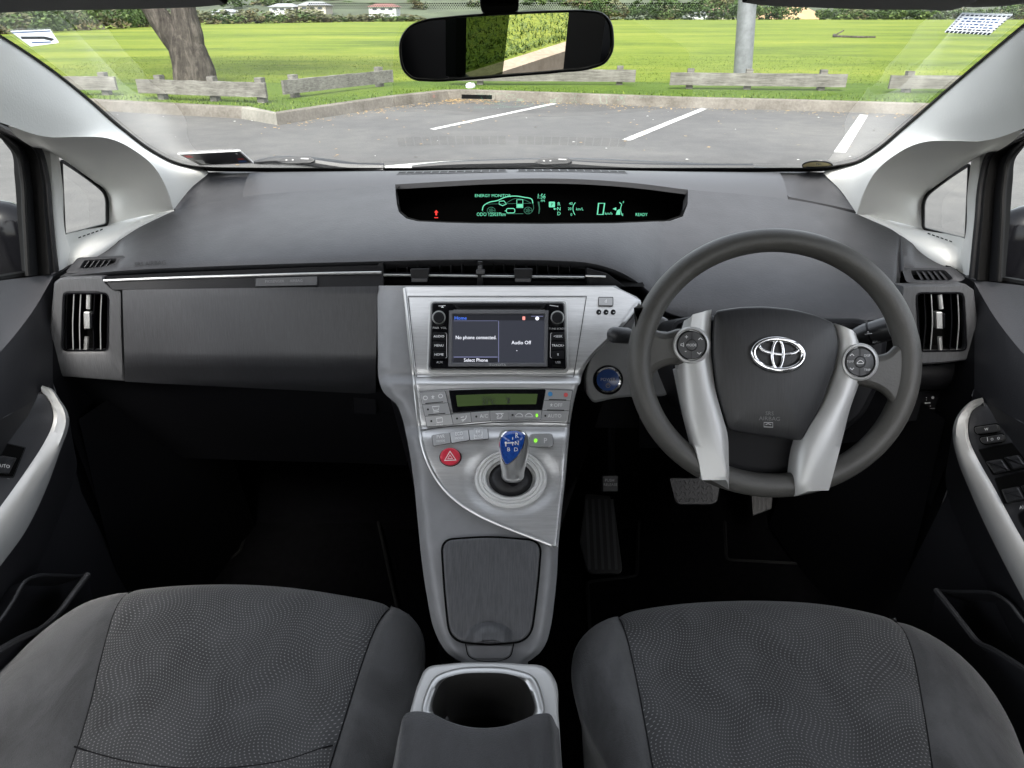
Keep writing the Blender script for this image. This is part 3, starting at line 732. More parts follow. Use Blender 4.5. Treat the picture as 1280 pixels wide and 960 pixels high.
def d2(mb):
    mb.fill(ell(535.3, 512.3, 1.3, 1.3, 10), S2, .0027, BLACKP); mb.strip([(540.5, 509), (549.5, 508.2), (548, 513), (542.5, 513.5)], S2, 1, .0027, WHITEP, True); mb.strip([(542, 515.5), (549, 515)], S2, .9, .0027, WHITEP); mb.strip([(535.5, 519), (557, 517)], S2, 1.1, .0027, BLACKP)
btn([(528.7, 506.5), (560.3, 504), (563.5, 517.8), (531.5, 520.5)], deco=d2, parent=con)
def d3(mb):
    mb.fill(ell(539.5, 526.3, 1.3, 1.3, 10), S2, .0027, BLACKP); mb.strip([(546, 523), (553, 522.3), (553.6, 527.3), (546.6, 528)], S2, 1, .0027, WHITEP, True); mb.text('REAR', 550, 530.7, 3.6, S2, .0027, WHITEP)
btn([(531.8, 521), (563.8, 518.2), (566.5, 530.3), (534, 534.5)], deco=d3, parent=con)
def d4(mb):
    mb.fill(ell(571.5, 523.3, 1.3, 1.3, 10), S2, .0027, BLACKP); mb.strip([(576, 522), (580, 521.3)], S2, 1, .0027, WHITEP); mb.strip([(577, 525), (581, 524.6)], S2, 1, .0027, WHITEP); mb.strip(ospl([(583, 519.5), (582.5, 523), (579, 525.8), (578.5, 527)], 8), S2, 1, .0027, WHITEP)
btn([(564.5, 518.2), (588, 515.8), (589.5, 527.6), (567, 530.2)], deco=d4, parent=con)
def d5(mb): mb.fill(ell(595.5, 521, 1.3, 1.3, 10), S2, .0027, BLACKP); mb.text('A/C', 605, 520.5, 6.2, S2, .0027, WHITEP, rot=-2)
btn([(588.5, 515.8), (612, 514), (612.7, 526), (590, 527.6)], deco=d5, parent=con)
def d6(mb):
    for k in (0, 1): mb.strip(ospl([(621 + k * 5, 517.5), (623 + k * 5, 520), (621 + k * 5, 522)], 8), S2, 1, .0027, WHITEP)
    mb.strip([(619.5, 517.5), (629.5, 517.2)], S2, 1, .0027, WHITEP); mb.strip([(621, 523), (627, 522.6)], S2, 1, .0027, WHITEP)
btn([(612.5, 514), (636, 513.3), (636, 525), (613.2, 526)], deco=d6, parent=con)
GREENLED = emit('green_led', (.25, .8, .05), .3)
def d7(mb):
    mb.fill(ell(640.7, 519, 1.3, 1.3, 10), S2, .0027, BLACKP); mb.fill(rr(669.5, 517.5, 672.2, 521.5, .8), S2, .0027, GREENLED)
    for x in (649, 661): mb.strip(ospl([(x - 5, 520.5), (x - 3, 518.5), (x - 1, 517.2), (x + 2, 517.5), (x + 4, 519.5), (x + 4.5, 521)], 12), S2, .9, .0027, WHITEP); mb.strip([(x - 5, 521.2), (x + 4.5, 521.2)], S2, .7, .0027, WHITEP)
btn([(636.5, 513.3), (677, 513.3), (675.5, 525), (636.5, 525)], deco=d7, parent=con)
def d8(mb): mb.fill(ell(681.5, 520, 1.3, 1.3, 10), S2, .0027, BLACKP); mb.text('AUTO', 693, 520.3, 6.2, S2, .0027, WHITEP)
btn([(677.6, 513.5), (711.5, 514), (709.5, 526.5), (676, 525.3)], deco=d8, parent=con)
def d9(mb): mb.text('OFF', 697.5, 507.2, 6.2, S2, .0027, WHITEP); mb.text('x', 689, 506.8, 6.5, S2, .0027, WHITEP); mb.text('+', 689, 506.6, 6.5, S2, .0027, WHITEP); mb.strip([(683.5, 513), (705, 513.3)], S2, 1.1, .0027, BLACKP)
btn([(680, 501), (713, 501.2), (711.5, 513.6), (677.8, 513)], deco=d9, parent=con)
BLUEP = mat('blue_print', (.05, .22, .45), .5); REDP = mat('red_print', (.6, .10, .10), .5)
def d10(mb): mb.fill(ell(687.5, 493, 3, 3, 14), S2, .0027, BLUEP); mb.fill(ell(707, 494.2, 2.6, 2.8, 14), S2, .0027, REDP); mb.strip([(686, 500), (707.5, 500.6)], S2, 1.1, .0027, BLACKP)
btn([(682.5, 487.3), (715.5, 488.5), (713.3, 500.8), (680.2, 500.3)], deco=d10, parent=con)
# ---- drive mode buttons, hazard, P
def mode(x0, y0, x1, y1, t1, t2, boxd=False):
    def d(mb):
        cx, cy = (x0 + x1) / 2, (y0 + y1) / 2 + 5.5
        mb.text(t1, cx, cy - 1.8, 5.6, S2, .0027, WHITEP, rot=-5, sx=.85); mb.text(t2, cx + .3, cy + 3.2, 3.8, S2, .0027, WHITEP, rot=-5)
        if boxd: mb.strip([(cx - 5, cy - 5.5), (cx + 5, cy - 6.5), (cx + 5.4, cy + 5), (cx - 4.6, cy + 6)], S2, .8, .0027, WHITEP, True)
    btn([(x0, y0), (x1, y1), (x1 + 1.5, y1 + 12.2), (x0 + 2, y0 + 12.8)], 'mode_button', deco=d, parent=con, r=1.2)
mode(540, 545.3, 562, 541.8, 'PWR', 'MODE'); mode(562.5, 541.7, 585.3, 538.6, 'ECO', 'MODE'); mode(585.8, 538.5, 609.5, 537, 'EV', 'MODE', True)
def dp(mb): mb.fill(ell(669.5, 551.3, 2.2, 2.2, 14), S2, .0027, GREENLED); mb.text('P', 681.5, 552, 9, S2, .0027, WHITEP); mb.text('i', 686, 552.2, 6, S2, .0027, GREYP)
btn([(662.5, 543.5), (690.5, 543), (691.5, 559), (660.5, 558.5)], 'park_button', deco=dp, parent=con, r=4)
HAZ = mat('red_button_plastic', (.55, .030, .055), .35)
mb = MB(); C = (563, 571.5)
lo = lambda rx, ry, h: [S2(*q, h) for q in ell(*C, rx, ry, 36)]
mb.ring([lo(14, 11.8, -.001), lo(13.6, 11.4, .0012), lo(12.8, 10.7, .0012)], BLACK); mb.ring([lo(12.8, 10.7, .001), lo(12.4, 10.3, .0042), lo(11, 9.1, .0052), lo(6, 5, .0048)], HAZ, HAZ)
mb.strip([(563, 565.5), (570.5, 575.5), (556.5, 576)], S2, 1.5, .0056, WHITEP, True); mb.strip([(563, 569.5), (566.2, 573.8), (560.2, 574)], S2, 1, .0056, WHITEP, True); mb.build('hazard_button', con)
# ---- lever gate ring
RINGM = mat('ring_silver_paint', (.66, .66, .65), .3, .2)
C = (638.5, 598.5)
S3 = Prof(lambda x, y: yc(x, y) + .0015)
def lo(rx, ry, h, dy=0): return [S3(q[0], q[1] + dy, h) for q in ell(*C, rx, ry, 56)]
mb = MB()
mb.ring([lo(45.5, 36.5, -.002), lo(44.5, 35.6, .0035), lo(43, 34.4, .0050), lo(41, 32.8, .0045), lo(40.3, 32.2, .0030), lo(39.6, 31.6, .0045), lo(37, 29.6, .0052), lo(36, 28.8, .0035), lo(35, 28, .0050), lo(31.5, 25, .0050), lo(30, 23.6, .002), lo(29.3, 23, -.010)], RINGM); mb.build('gate_ring', con)
mb = MB(); mb.ring([lo(29.6, 23.3, -.006), lo(26, 20.6, .0015), lo(20, 15.5, .006), lo(12, 9, .008)], mat('gate_cover_black', (.008, .008, .009), .4, spec=.25), VOID)
mb.prism(rp([(652, 585), (656, 587), (657.5, 605), (655, 610), (649, 609), (646, 603), (649, 599)], 2), Prof(lambda x, y: yc(x, y) + .002), -.002, .003, VOID, .5)
mb.prism(ell(651.5, 604.5, 4.6, 5, 16), Prof(lambda x, y: yc(x, y)), -.002, .004, GRAIN, 1); mb.build('gate_cover', con)
# ---- console storage lid
mb = MB(); LP = rp([(553.5, 684), (560, 676), (612, 672.5), (668, 677), (675, 686), (671.5, 730), (664, 790), (652, 803), (612, 806.5), (573, 803), (562, 790), (556.5, 735)], [6, 8, 20, 8, 6, 20, 12, 10, 10, 10, 12, 20], 5)
Sb = Prof(lambda x, y: yc(x, y) + .002)
mb.fill(inset(LP, -2.4), Sb, .0025, VOID)
S4 = Prof(lambda x, y: yc(x, y) + .002 - .011 * (1 - sm(.35, 1.0, math.hypot((x - 612) / 29, (y - 798) / 19))))
c = (613, 740); o = polar(LP, c, 96)
loops = []
for k, h in ((1.0, .001), (.992, .0045), (.975, .0058)): loops.append([Sb(c[0] + (p[0] - c[0]) * k, c[1] + (p[1] - c[1]) * k, h) for p in o])
for k in (.95, .92, .89, .86, .83, .8, .75, .7, .6, .5, .4, .2): loops.append([S4(c[0] + (p[0] - c[0]) * k, c[1] + (p[1] - c[1]) * k, .006) for p in o])
mb.ring(loops, LIDMAT, LIDMAT); mb.build('storage_lid', con, ang=50)
mb = MB(); mb.prism(rp([(583, 807), (641, 807), (637, 820), (630, 823.5), (594, 823.5), (587, 820)], 3), Prof(lambda x, y: yc(x, y) + .003 + .012 * sm(800, 830, y) ** 2), -.003, .002, CONSOLE, 1.5); mb.strip(ospl([(582, 806), (586, 819), (594, 824.5), (630, 824.5), (638, 819), (642, 806)], 30), Prof(lambda x, y: yc(x, y) + .003 + .012 * sm(800, 830, y) ** 2), 1.4, .0025, VOID); mb.build('lid_latch', con)
# ================================================================== CAR STEREO
st = thing('car_stereo', 'black double-din touchscreen stereo with two round knobs in the silver console face', 'car stereo', S0(623, 460))
SR = plane3(S0(540, 378) , S0(706, 378), S0(623, 462)); SR = Plane(SR.p + SR.n * .004, SR.n)
mb = MB(); mb.prism(rp([(539, 377.5), (706, 377.5), (708.5, 462), (536, 462)], 5), SR, -.02, .004, GLOSSB, 2.2); mb.prism(rp([(536.5, 375), (709, 375), (711, 464.5), (533.5, 464.5)], 6), SR, -.02, .0015, SATIN, 1)
mb.strip(rp([(539.5, 378.5), (705.5, 378.5), (707.5, 461), (537.5, 461)], 5), SR, .7, .0035, DIMP, True); mb.text('PWR  VOL', 549.5, 410, 3.8, SR, .0044, GREYP); mb.text('TUNE SCROLL', 697, 410.8, 3.5, SR, .0044, GREYP); mb.text('AUX', 549.5, 453, 3.8, SR, .0044, GREYP); mb.text('USB', 697.5, 453, 3.8, SR, .0044, GREYP)
mb.fill(ell(549.3, 457.3, 2, 1.8, 12), SR, .0044, VOID); mb.fill(rr(691.5, 455.5, 702, 458.8, .5), SR, .0044, VOID)
mb.strip([(556.8, 416), (558.2, 417), (558.4, 446.5), (556.5, 447.5)], SR, .9, .0044, GREYP); mb.strip([(690.2, 416), (688.4, 417), (687.8, 446.5), (689.5, 447.5)], SR, .9, .0044, GREYP)
mb.strip([(548, 382.5), (557, 382)], SR, 1, .0044, GREYP); mb.fill([(551, 384.5), (555, 384.5), (553, 382.5)], SR, .0044, WHITEP); mb.strip([(687, 381.5), (698, 383)], SR, 1, .0044, GREYP); bz = mb.build('stereo_body', st)
mb = MB(); mb.prism(rp([(566, 380.5), (683, 380.5), (678, 386.8), (572, 386.8)], 1), SR, -.002, .0048, BLACK, .6); mb.fill([(572, 382), (678, 382), (675, 384.8), (575, 384.8)], SR, .0052, VOID); mb.strip([(567, 387.6), (681, 387.6)], SR, .8, .0048, DIMP); mb.build('disc_slot', st)
FR = mat('screen_frame_grey', (.10, .10, .105), .35)
mb = MB()
O = [(561, 388), (686, 388), (684.5, 458.5), (560, 458.5)]; I = [(566, 393), (680.5, 393), (679.8, 453.3), (565.5, 453.3)]
mb.ring([[SR(*q, .0035) for q in O], [SR(*q, .0070) for q in inset(O, .8)], [SR(*q, .0070) for q in inset(I, -1.2)], [SR(*q, .0045) for q in I]], FR)
mb.text('TOYOTA', 622, 456.3, 4.2, SR, .0074, GREYP, sx=1.25); fr = mb.build('screen_frame', st, ang=20)
SCR = emit('screen_glow', (.030, .033, .045), .27); SCR2 = emit('screen_light_text', (.75, .77, .85), .35); SCRB = emit('screen_blue_text', (.06, .17, .75), .35); SCRL = emit('screen_line', (.14, .15, .26), .3); SCRD = emit('screen_header', (.014, .015, .020), .25); SCRR = emit('screen_red_icon', (.7, .25, .22), .35)
mb = MB(); mb.fill(I, SR, .0046, SCR); h = .0049
mb.fill([(566, 393), (680.5, 393), (680.4, 400.5), (566, 400.5)], SR, h, SCRD)
mb.text('Home', 575.7, 397.7, 6.2, SR, h + .0002, SCRB); mb.text('No phone connected.', 595, 422, 6.3, SR, h, SCR2, sx=.92); mb.text('Audio Off', 651.5, 428.4, 6.3, SR, h, SCR2, sx=.95); mb.fill([(567, 446), (622, 446), (622, 453), (567, 453)], SR, h, SCRD); mb.strip([(567, 446.3), (622, 446.3)], SR, 1.1, h + .0002, SCRL); mb.text('Select Phone', 594.8, 450.3, 6.1, SR, h + .0002, SCR2, sx=.95)
mb.strip([(623.3, 401), (623.3, 453)], SR, .8, h, SCRL); mb.strip([(567, 401), (622, 401)], SR, .5, h, SCRL)
mb.fill(rr(653, 395.5, 656.5, 400, .8), SR, h + .0002, SCRR); mb.fill(ell(671.5, 398, 2.4, 2.4, 14), SR, h + .0002, SCR2); mb.strip([(664, 395.3), (679, 395.3)], SR, .7, h + .0002, SCRL); mb.fill(ell(646, 438.3, .7, .4, 8), SR, h, SCR2); mb.build('touchscreen', fr)
for x in (548.5, 696.8):
    mb = MB(); C = (x, 396.8)
    lo = lambda r, hh: [SR(*q, hh) for q in ell(*C, r, r, 32)]
    mb.ring([lo(8.6, .003), lo(8.4, .0075), lo(8, .0085), lo(7.2, .0085), lo(6.9, .008)], SATIN); mb.ring([lo(6.9, .008), lo(6.6, .0105), lo(6, .011), lo(3, .0108)], BLACK, BLACK); mb.build('rotary_knob', st)
def sbtn(x0, y0, x1, y1, t, sz=4.2):
    mb = MB(); mb.prism(rr(x0, y0, x1, y1, .8), SR, .002, .0062, BLACK, .7); mb.text(t, (x0 + x1) / 2, (y0 + y1) / 2, sz, SR, .0065, WHITEP); mb.build('stereo_button', st)
for y, t, u in ((420.5, 'AUDIO', '<SEEK'), (432, 'MENU', 'TRACK>'), (443.3, 'HOME', '►II'.replace('►II', 'II'))):
    sbtn(541, y - 5, 556.5, y + 5, t); sbtn(690, y - 5, 705, y + 5, u)
# ================================================================== GEAR LEVER
gl = thing('gear_lever', 'short silver gear lever with a translucent blue knob face marked R N D B', 'gear lever', S0(640, 606))
KN = [(612, 641, 7, .782), (603, 641, 7.5, .780), (600.5, 641, 10.5, .777), (597, 641, 13.5, .776), (590, 641.2, 14.2, .776), (580, 641.7, 16, .777), (570, 642.3, 17.4, .779), (560, 642.5, 18.6, .781), (550, 642, 18.9, .783), (544, 641.6, 17.8, .784), (540.5, 641.3, 15.2, .785), (538.3, 641.2, 10.5, .786), (537.6, 641.2, 4, .786)]
def kring(py, pxx, r, y, n=40, sc_=1.0):
    c = Y(pxx, py, y); t = (c - CAM).length * r / F
    up = V(0, .30, 1).normalized(); fw = V(1, 0, 0).cross(up)
    return [c + V(1, 0, 0) * (t * sc_ * math.cos(2 * math.pi * k / n)) + fw * (t * .9 * sc_ * math.sin(2 * math.pi * k / n)) for k in range(n)]
KS = spline([V(*k) for k in KN[2:]], 40)
mb = MB(); mb.grid([kring(*KN[0]), kring(*KN[1])], BLACK, cu=True, flip=True); mb.build('lever_shaft', gl)
mb = MB(); L = [kring(*k) for k in KS]; KNOBM = mat('knob_satin_metal', (.62, .62, .61), .28, .85)
mb.grid(L, KNOBM, cu=True, flip=True)
for q, fl in ((L[-1], False), (L[0], True)): mb.add(q, [tuple(range(len(q)))[::(-1 if fl else 1)]], KNOBM)
kn = mb.build('knob', gl, ang=60)
# blue face: same knob surface pushed out slightly, limited to the traced outline
from mathutils.bvhtree import BVHTree
def bvh(mbx): return BVHTree.FromPolygons([tuple(v) for v in mbx.v], mbx.f)
KB = bvh(mb)
def onknob(px, py, h=0.0):
    d = ray(px, py).normalized(); p, n, i, t = KB.ray_cast(CAM, d)
    if p is None: return None
    if n.dot(d) > 0: n = -n
    return p + n * h
BF = cspl([(626.5, 549), (632, 541.5), (641, 539), (650, 540), (655, 543.5), (654.5, 552), (650, 564), (643, 573.5), (633, 580), (629.5, 575), (626, 563)], 48)
c = (641, 557); loops = []
for k, h in ((1.0, .0002), (.97, .0014), (.9, .0020), (.7, .0023), (.4, .0024), (.1, .0024)):
    loops.append([onknob(c[0] + (p[0] - c[0]) * k, c[1] + (p[1] - c[1]) * k, h) or S0(*p) for p in BF])
def blueface():
    t = NT('translucent_blue_plastic'); t.set(.08, 0, .6); v = t.n('ShaderNodeTexVoronoi'); v.inputs['Scale'].default_value = 420; t.l(t.coord(), v.inputs['Vector'])
    t.base(t.mixc(v.outputs['Color'], (.006, .035, .22), (.012, .075, .34))); return t.m
mb = MB(); mb.ring(loops, blueface(), blueface()); mb.build('knob_face', kn, ang=60)
class KSurf:
    def __call__(s, x, y, h=0): return onknob(x, y, h) or S0(x, y)
    def normal(s, x, y): return V(0, -.8, .6)
K = KSurf(); mb = MB(); h = .0030
mb.strip(BF, K, 1.0, .0016, CHROME, True)
mb.text('R', 645.5, 545.5, 6.4, K, h, WHITEP); mb.text('N', 645.5, 553.3, 6.4, K, h, WHITEP); mb.text('B', 636.6, 560.8, 6.6, K, h, WHITEP); mb.text('D', 644.5, 560.8, 6.6, K, h, WHITEP)
mb.strip([(641, 547), (641, 556)], K, .9, h, WHITEP); mb.strip([(633.5, 553), (642, 552.3)], K, 1.2, h, WHITEP); mb.strip([(633.5, 553), (633.5, 557)], K, .9, h, WHITEP); mb.fill(ell(633.5, 552.5, 1.3, 1.5, 8), K, h, WHITEP); mb.build('shift_pattern', kn)
# ================================================================== ARMREST BOX
ab = thing('armrest_box', 'low armrest box with silver edged cup holder between the front seats', 'armrest box', (0, .45, .3))
zt = .668
SA = Plane(V(0, 0, zt), V(0, -.10, 1)); SA.p = Z(606, 870, zt)
O = cspl([(524, 852), (532, 836), (560, 830), (605, 828), (650, 830), (684, 835.5), (694, 850), (698, 892), (702, 960), (704, 1060), (600, 1060), (486, 1060), (497, 960), (512, 892)], 120)
H = cspl([(541, 889), (544, 868), (553, 852), (572, 842), (604, 839), (636, 842), (655, 852), (664, 868), (668, 889), (660, 902), (640, 909), (606, 911), (570, 909), (550, 902)], 100)
c = (605, 874)
o = polar(O, c, 120); i0 = polar(H, c, 120)
def mp(t): return [(a[0] + (b[0] - a[0]) * t, a[1] + (b[1] - a[1]) * t) for a, b in zip(o, i0)]
mb = MB(); mb.ring([[V(p.x * 1.06, p.y, .27) for p in (SA(*q, -.02) for q in o)], [SA(*q, -.02) for q in o], [SA(*q, -.004) for q in o], [SA(*q, -.001) for q in mp(.06)], [SA(*q, 0) for q in mp(.18)], [SA(*q, 0) for q in mp(.75)]], SILVERP); box = mb.build('box_top', ab, ang=50)
RO = cspl([(527, 893), (531, 868), (543, 846), (568, 836), (604, 833), (642, 836), (668, 846), (678, 868), (681, 893), (672, 912), (645, 921), (605, 923), (565, 921), (538, 912)], 100)
ro = polar(RO, c, 120)
mb = MB(); mb.ring([[SA(*q, -.001) for q in ro], [SA(*q, .0025) for q in inset(ro, .6)], [SA(*q, .0045) for q in inset(ro, 3)], [SA(*q, .004) for q in inset(ro, 8)], [SA(*q, .001) for q in inset(i0, -1)], [SA(*q, -.003) for q in i0]], SATIN); mb.build('cup_holder_rim', ab, ang=50)
cc = SA(605, 878); top = [SA(*q, -.003) for q in i0]
def down(p, dz, k): return V(cc.x + (p.x - cc.x) * k, cc.y + (p.y - cc.y) * k, p.z - dz)
CUPM = mat('cup_holder_plastic', (.035, .034, .032), .35, grain=(200, .15))
mb = MB(); mb.ring([top, [down(p, .012, .985) for p in top], [down(p, .055, .93) for p in top], [down(p, .06, .80) for p in top], [down(p, .075, .74) for p in top], [down(p, .10, .70) for p in top]], CUPM, VOID); mb.build('cup_well', ab, ang=50)
# armrest pad over the rear of the box
F1 = [(497, 905), (507, 890), (538, 889), (560, 899), (582, 905.5), (606, 907.5), (630, 905), (652, 898), (672, 890), (690, 890), (699, 896)]
za = .685
SAp = Plane(Z(606, 905, za), V(0, -.06, 1))
fr_ = [SAp(x, y, 0) for x, y in spline([V(a, b) for a, b in F1], 60)]
G = [[p + V(0, .004, -.035) for p in fr_], [p + V(0, .003, -.012) for p in fr_], [p + V(0, .0, -.003) for p in fr_], [p + V(0, -.004, .001) for p in fr_]]
for k in range(1, 16):
    row = []
    for i, p in enumerate(fr_):
        u = i / 59; e = min(u, 1 - u); cx = fr_[0].x + (fr_[-1].x - fr_[0].x) * u
        yy = p.y + (.20 - p.y) * k / 15 - .004 * (1 - k / 15)
        x = p.x + (cx - p.x) * min(1, k / 4); wdn = 1 + .06 * k / 15
        row.append(V(x * wdn, yy, za + .004 * math.sin(math.pi * u) + .004 * (p.z - za) - .016 * (1 - sm(0, .09, e)) ** 2 + .012 * sm(0, 15, k)))
    G.append(row)
for r in G[:4]:
    for i, p in enumerate(r):
        u = i / 59; e = min(u, 1 - u); p.z -= .016 * (1 - sm(0, .09, e)) ** 2
mb = MB(); mb.grid(G, PADCLOTH)
for k, s in ((0, -1), (-1, 1)):
    e = [g[k] for g in G]; mb.grid([e, [p + V(s * .002, 0, -.02) for p in e], [V(p.x, p.y, .55) for p in e]], PADCLOTH)
mb.build('armrest_pad', ab, ang=60)
# ================================================================== STEERING WHEEL
WC = (967, 453.5)
WN = V(.0, -math.cos(R(25)), math.sin(R(25)))
W0 = Plane(Y(*WC, .80), WN)
sw = thing('steering_wheel', 'grey three-spoke steering wheel with silver lower spokes and chrome oval emblem', 'steering wheel', W0(*WC))
mb = MB(); N = 120; G = []
for i in range(N):
    a = 2 * math.pi * i / N; ca, sa = math.cos(a), math.sin(a)
    fl = 1 - .03 * sm(.75, 1.0, sa)
    c = W0(WC[0] + 168.2 * ca, WC[1] + 153.2 * sa)
    o = (W0(WC[0] + 183 * ca, WC[1] + 168 * sa) - c)
    r = o.length; o.normalize(); row = []
    for k in range(20):
        b = 2 * math.pi * k / 20
        row.append(c + o * (r * math.cos(b)) + WN * (r * 1.1 * math.sin(b)))
    G.append(row)
mb.grid(G, WHEELM, cu=True, cv=True, flip=None)
# make sure faces point outwards
def outward(mb, c0, r0):
    f = mb.f[0]; n = (mb.v[f[1]] - mb.v[f[0]]).cross(mb.v[f[3]] - mb.v[f[0]])
    m = sum((mb.v[i] for i in f), Vector()) / 4; return n.dot(m - c0) > 0
if not outward(mb, W0(WC[0] + 167.3, WC[1]), 0): mb.f = [f[::-1] for f in mb.f]
rim = mb.build('rim', sw)
SPOKEU = WHEELM
def wplane(h): return lambda x, y, q=0: W0(x, y, h + q)
class Off:
    def __init__(s, S, h): s.S, s.h = S, h
    def __call__(s, x, y, q=0): return s.S(x, y, s.h + q)
    def normal(s, x, y): return s.S.normal(x, y)
# rubber spokes blending rim to hub
for P in ([(800, 380), (806, 398), (816, 410), (831, 415), (851, 411), (868, 425), (868, 445), (857, 455), (834, 457), (820, 464), (811, 482), (798, 486), (792, 440)],
          [(1136, 425), (1118, 432), (1108, 441), (1096, 444), (1085, 446), (1068, 452), (1062, 478), (1078, 483), (1094, 487), (1108, 497), (1116, 512), (1128, 520), (1142, 480)]):
    mb = MB(); P = cspl(P, 70); c = (sum(p[0] for p in P) / 70, sum(p[1] for p in P) / 70)
    mb.ring([[W0(*q, -.022) for q in inset(P, 3)], [W0(*q, -.012) for q in inset(P, .5)], [W0(*q, -.002) for q in P], [W0(*q, .006) for q in inset(P, 3)], [W0(*q, .0085) for q in inset(P, 9)]], WHEELM, WHEELM)
    mb.build('side_spoke', sw, ang=70)
# silver lower spokes
def spoke(P, name='silver_spoke', crease=None, h=.006):
    mb = MB(); mb.prism(rp(P, [r for r in [3] * len(P)], 4), W0, -.03, h, SPOKE, 2.5, bevh=.004)
    if crease: 
        for poly, m in crease: mb.prism(poly, W0, -.02, h + .0015, m, 1)
    return mb.build(name, sw, ang=30)
def facets(name, tops, lows, m1, m2):
    pass
mb = MB()
# left: outer bevel facet, main facet
Lm = [(866, 394), (891, 386.8), (889, 440), (894, 486), (903, 520), (909, 541), (911.5, 611.5)]
Lo = [(858, 410), (858, 440), (861, 458), (868, 500), (878, 560), (886, 603)]
def sploft(A, B, hA, hB, n=30):
    a = [W0(x, y, hA) for x, y in ospl(A, n)]; b = [W0(x, y, hB) for x, y in ospl(B, n)]; return a, b
def silver_spoke(I, M, O, name):
    """I: inner edge by the airbag, M: ridge, O: outer edge; built as two facets with side walls"""
    n = 36; mb = MB(); lf = [.0145 * sm(.26, .90, k / (n - 1)) ** .8 for k in range(n)]; dp = [.010 * sm(.95, 1, k / (n - 1)) for k in range(n)]
    i_ = [W0(x, y, .006 + l - d) for (x, y), l, d in zip(ospl(I, n), lf, dp)]; m_ = [W0(x, y, .012 + l * .75) for (x, y), l in zip(ospl(M, n), lf)]; o_ = [W0(x, y, l * 1.25) for (x, y), l in zip(ospl(O, n), lf)]
    w0 = [p - WN * .03 for p in i_]; w1 = [p - WN * .022 for p in o_]
    mid1 = [a.lerp(b, .5) + WN * .0015 for a, b in zip(i_, m_)]; mid2 = [a.lerp(b, .5) - WN * .0005 for a, b in zip(m_, o_)]
    mb.grid([w0, i_, mid1, m_, mid2, o_, w1], SPOKE)
    for k in (0, -1):
        loop = [g[k] for g in (w0, i_, mid1, m_, mid2, o_, w1)]; mb.cap(loop, SPOKE)
    return mb.build(name, sw, ang=78)
silver_spoke([(889.5, 387), (888.5, 420), (890, 455), (895, 490), (903, 520), (909, 541), (911, 575), (911.5, 612)],
             [(866, 393), (862, 415), (862, 452), (870, 490), (878, 520), (886, 550), (902, 580), (908, 600)],
             [(860.5, 400), (853, 425), (849, 462), (853, 490), (860, 525), (867, 550), (875, 585), (877.5, 600)], 'silver_spoke')
silver_spoke([(1044, 404), (1050, 425), (1049, 440), (1044, 470), (1030, 505), (1012, 535), (1005, 550), (993, 620.5)],
             [(1066, 413), (1071, 430), (1072, 465), (1066, 490), (1054, 515), (1040, 545), (1018, 590), (1010, 614)],
             [(1069, 416), (1074, 430), (1078, 468), (1073, 482), (1063, 510), (1054, 545), (1041, 595), (1036, 613)], 'silver_spoke')
# dark inner cheek left
mb = MB(); mb.prism([(846, 462), (858, 458), (880, 560), (884, 588), (872, 575), (858, 520)], W0, -.03, -.006, SILVERP, 1); mb.build('spoke_back', sw)
mb = MB(); mb.prism(rp([(895, 500), (1010, 520), (1008, 560), (1000, 596), (910, 590), (905, 545)], 4), W0, -.06, -.014, BLACK, 3); mb.build('lower_hub', sw)
mb = MB(); mb.prism(ell(967, 460, 70, 60, 40), W0, -.14, -.02, BLACK, 2); mb.build('hub_boss', sw)
# airbag cover
AB = rp([(893.5, 388.5), (925, 383.8), (956, 383), (991, 386.5), (1020, 394), (1043.5, 404.5), (1049, 432), (1044.5, 456), (1026, 508), (1003.5, 551), (975, 548), (940, 543), (911, 538), (903, 515), (895, 485), (890.5, 443), (890.5, 415)],
         [5, 10, 10, 10, 10, 5, 8, 10, 12, 6, 10, 10, 6, 10, 10, 10, 10], 4)
c = (967, 462); o = polar(AB, c, 110)
def sc_(k): return [(c[0] + (p[0] - c[0]) * k, c[1] + (p[1] - c[1]) * k) for p in o]
mb = MB(); mb.ring([[W0(*q, -.02) for q in o], [W0(*q, .009) for q in o], [W0(*q, .0125) for q in sc_(.985)], [W0(*q, .0140) for q in sc_(.96)], [W0(*q, .0175) for q in sc_(.8)], [W0(*q, .0205) for q in sc_(.55)], [W0(*q, .022) for q in sc_(.25)], [W0(*q, .022) for q in sc_(.03)]], HUBMAT, HUBMAT); ab_ = mb.build('airbag_cover', sw, ang=50)
def hb(x, y): 
    d = ((x - 967) / 78) ** 2 + ((y - 462) / 82) ** 2
    return .0222 - .0075 * d
class HS:
    def __call__(s, x, y, h=0): return W0(x, y, hb(x, y) + h)
    def normal(s, x, y): return WN
H_ = HS()
mb = MB(); e0 = (972.5, 443)
mb.fill(ell(*e0, 36.5, 23.5, 40, 5), H_, .0003, BLACK)
mb.tube([H_(x, y, .0030) for x, y in ell(*e0, 31.2, 19.3, 56, 5)], .0037, CHROME, 10, closed=True)
mb.tube([H_(x, y, .0034) for x, y in ell(972, 443.2, 7.0, 17.6, 36, 2)], .0021, CHROME, 8, closed=True)
mb.tube([H_(x, y, .0032) for x, y in ell(973.5, 434.3, 24.5, 8.6, 48, 5)], .0022, CHROME, 8, closed=True)
mb.build('oval_emblem', ab_, ang=60)
mb = MB(); mb.text('SRS', 962, 517, 7, H_, .0020, DIMP, rot=2); mb.text('AIRBAG', 962, 523.5, 7, H_, .0020, DIMP, rot=2, sx=1.1); mb.strip([(955, 528), (966, 528.3), (966, 534), (955, 533.5)], H_, 1, .0020, GREYP, True); mb.strip([(957, 531), (960, 529.5), (964, 531)], H_, 1, .0020, GREYP); mb.build('airbag_lettering', ab_)
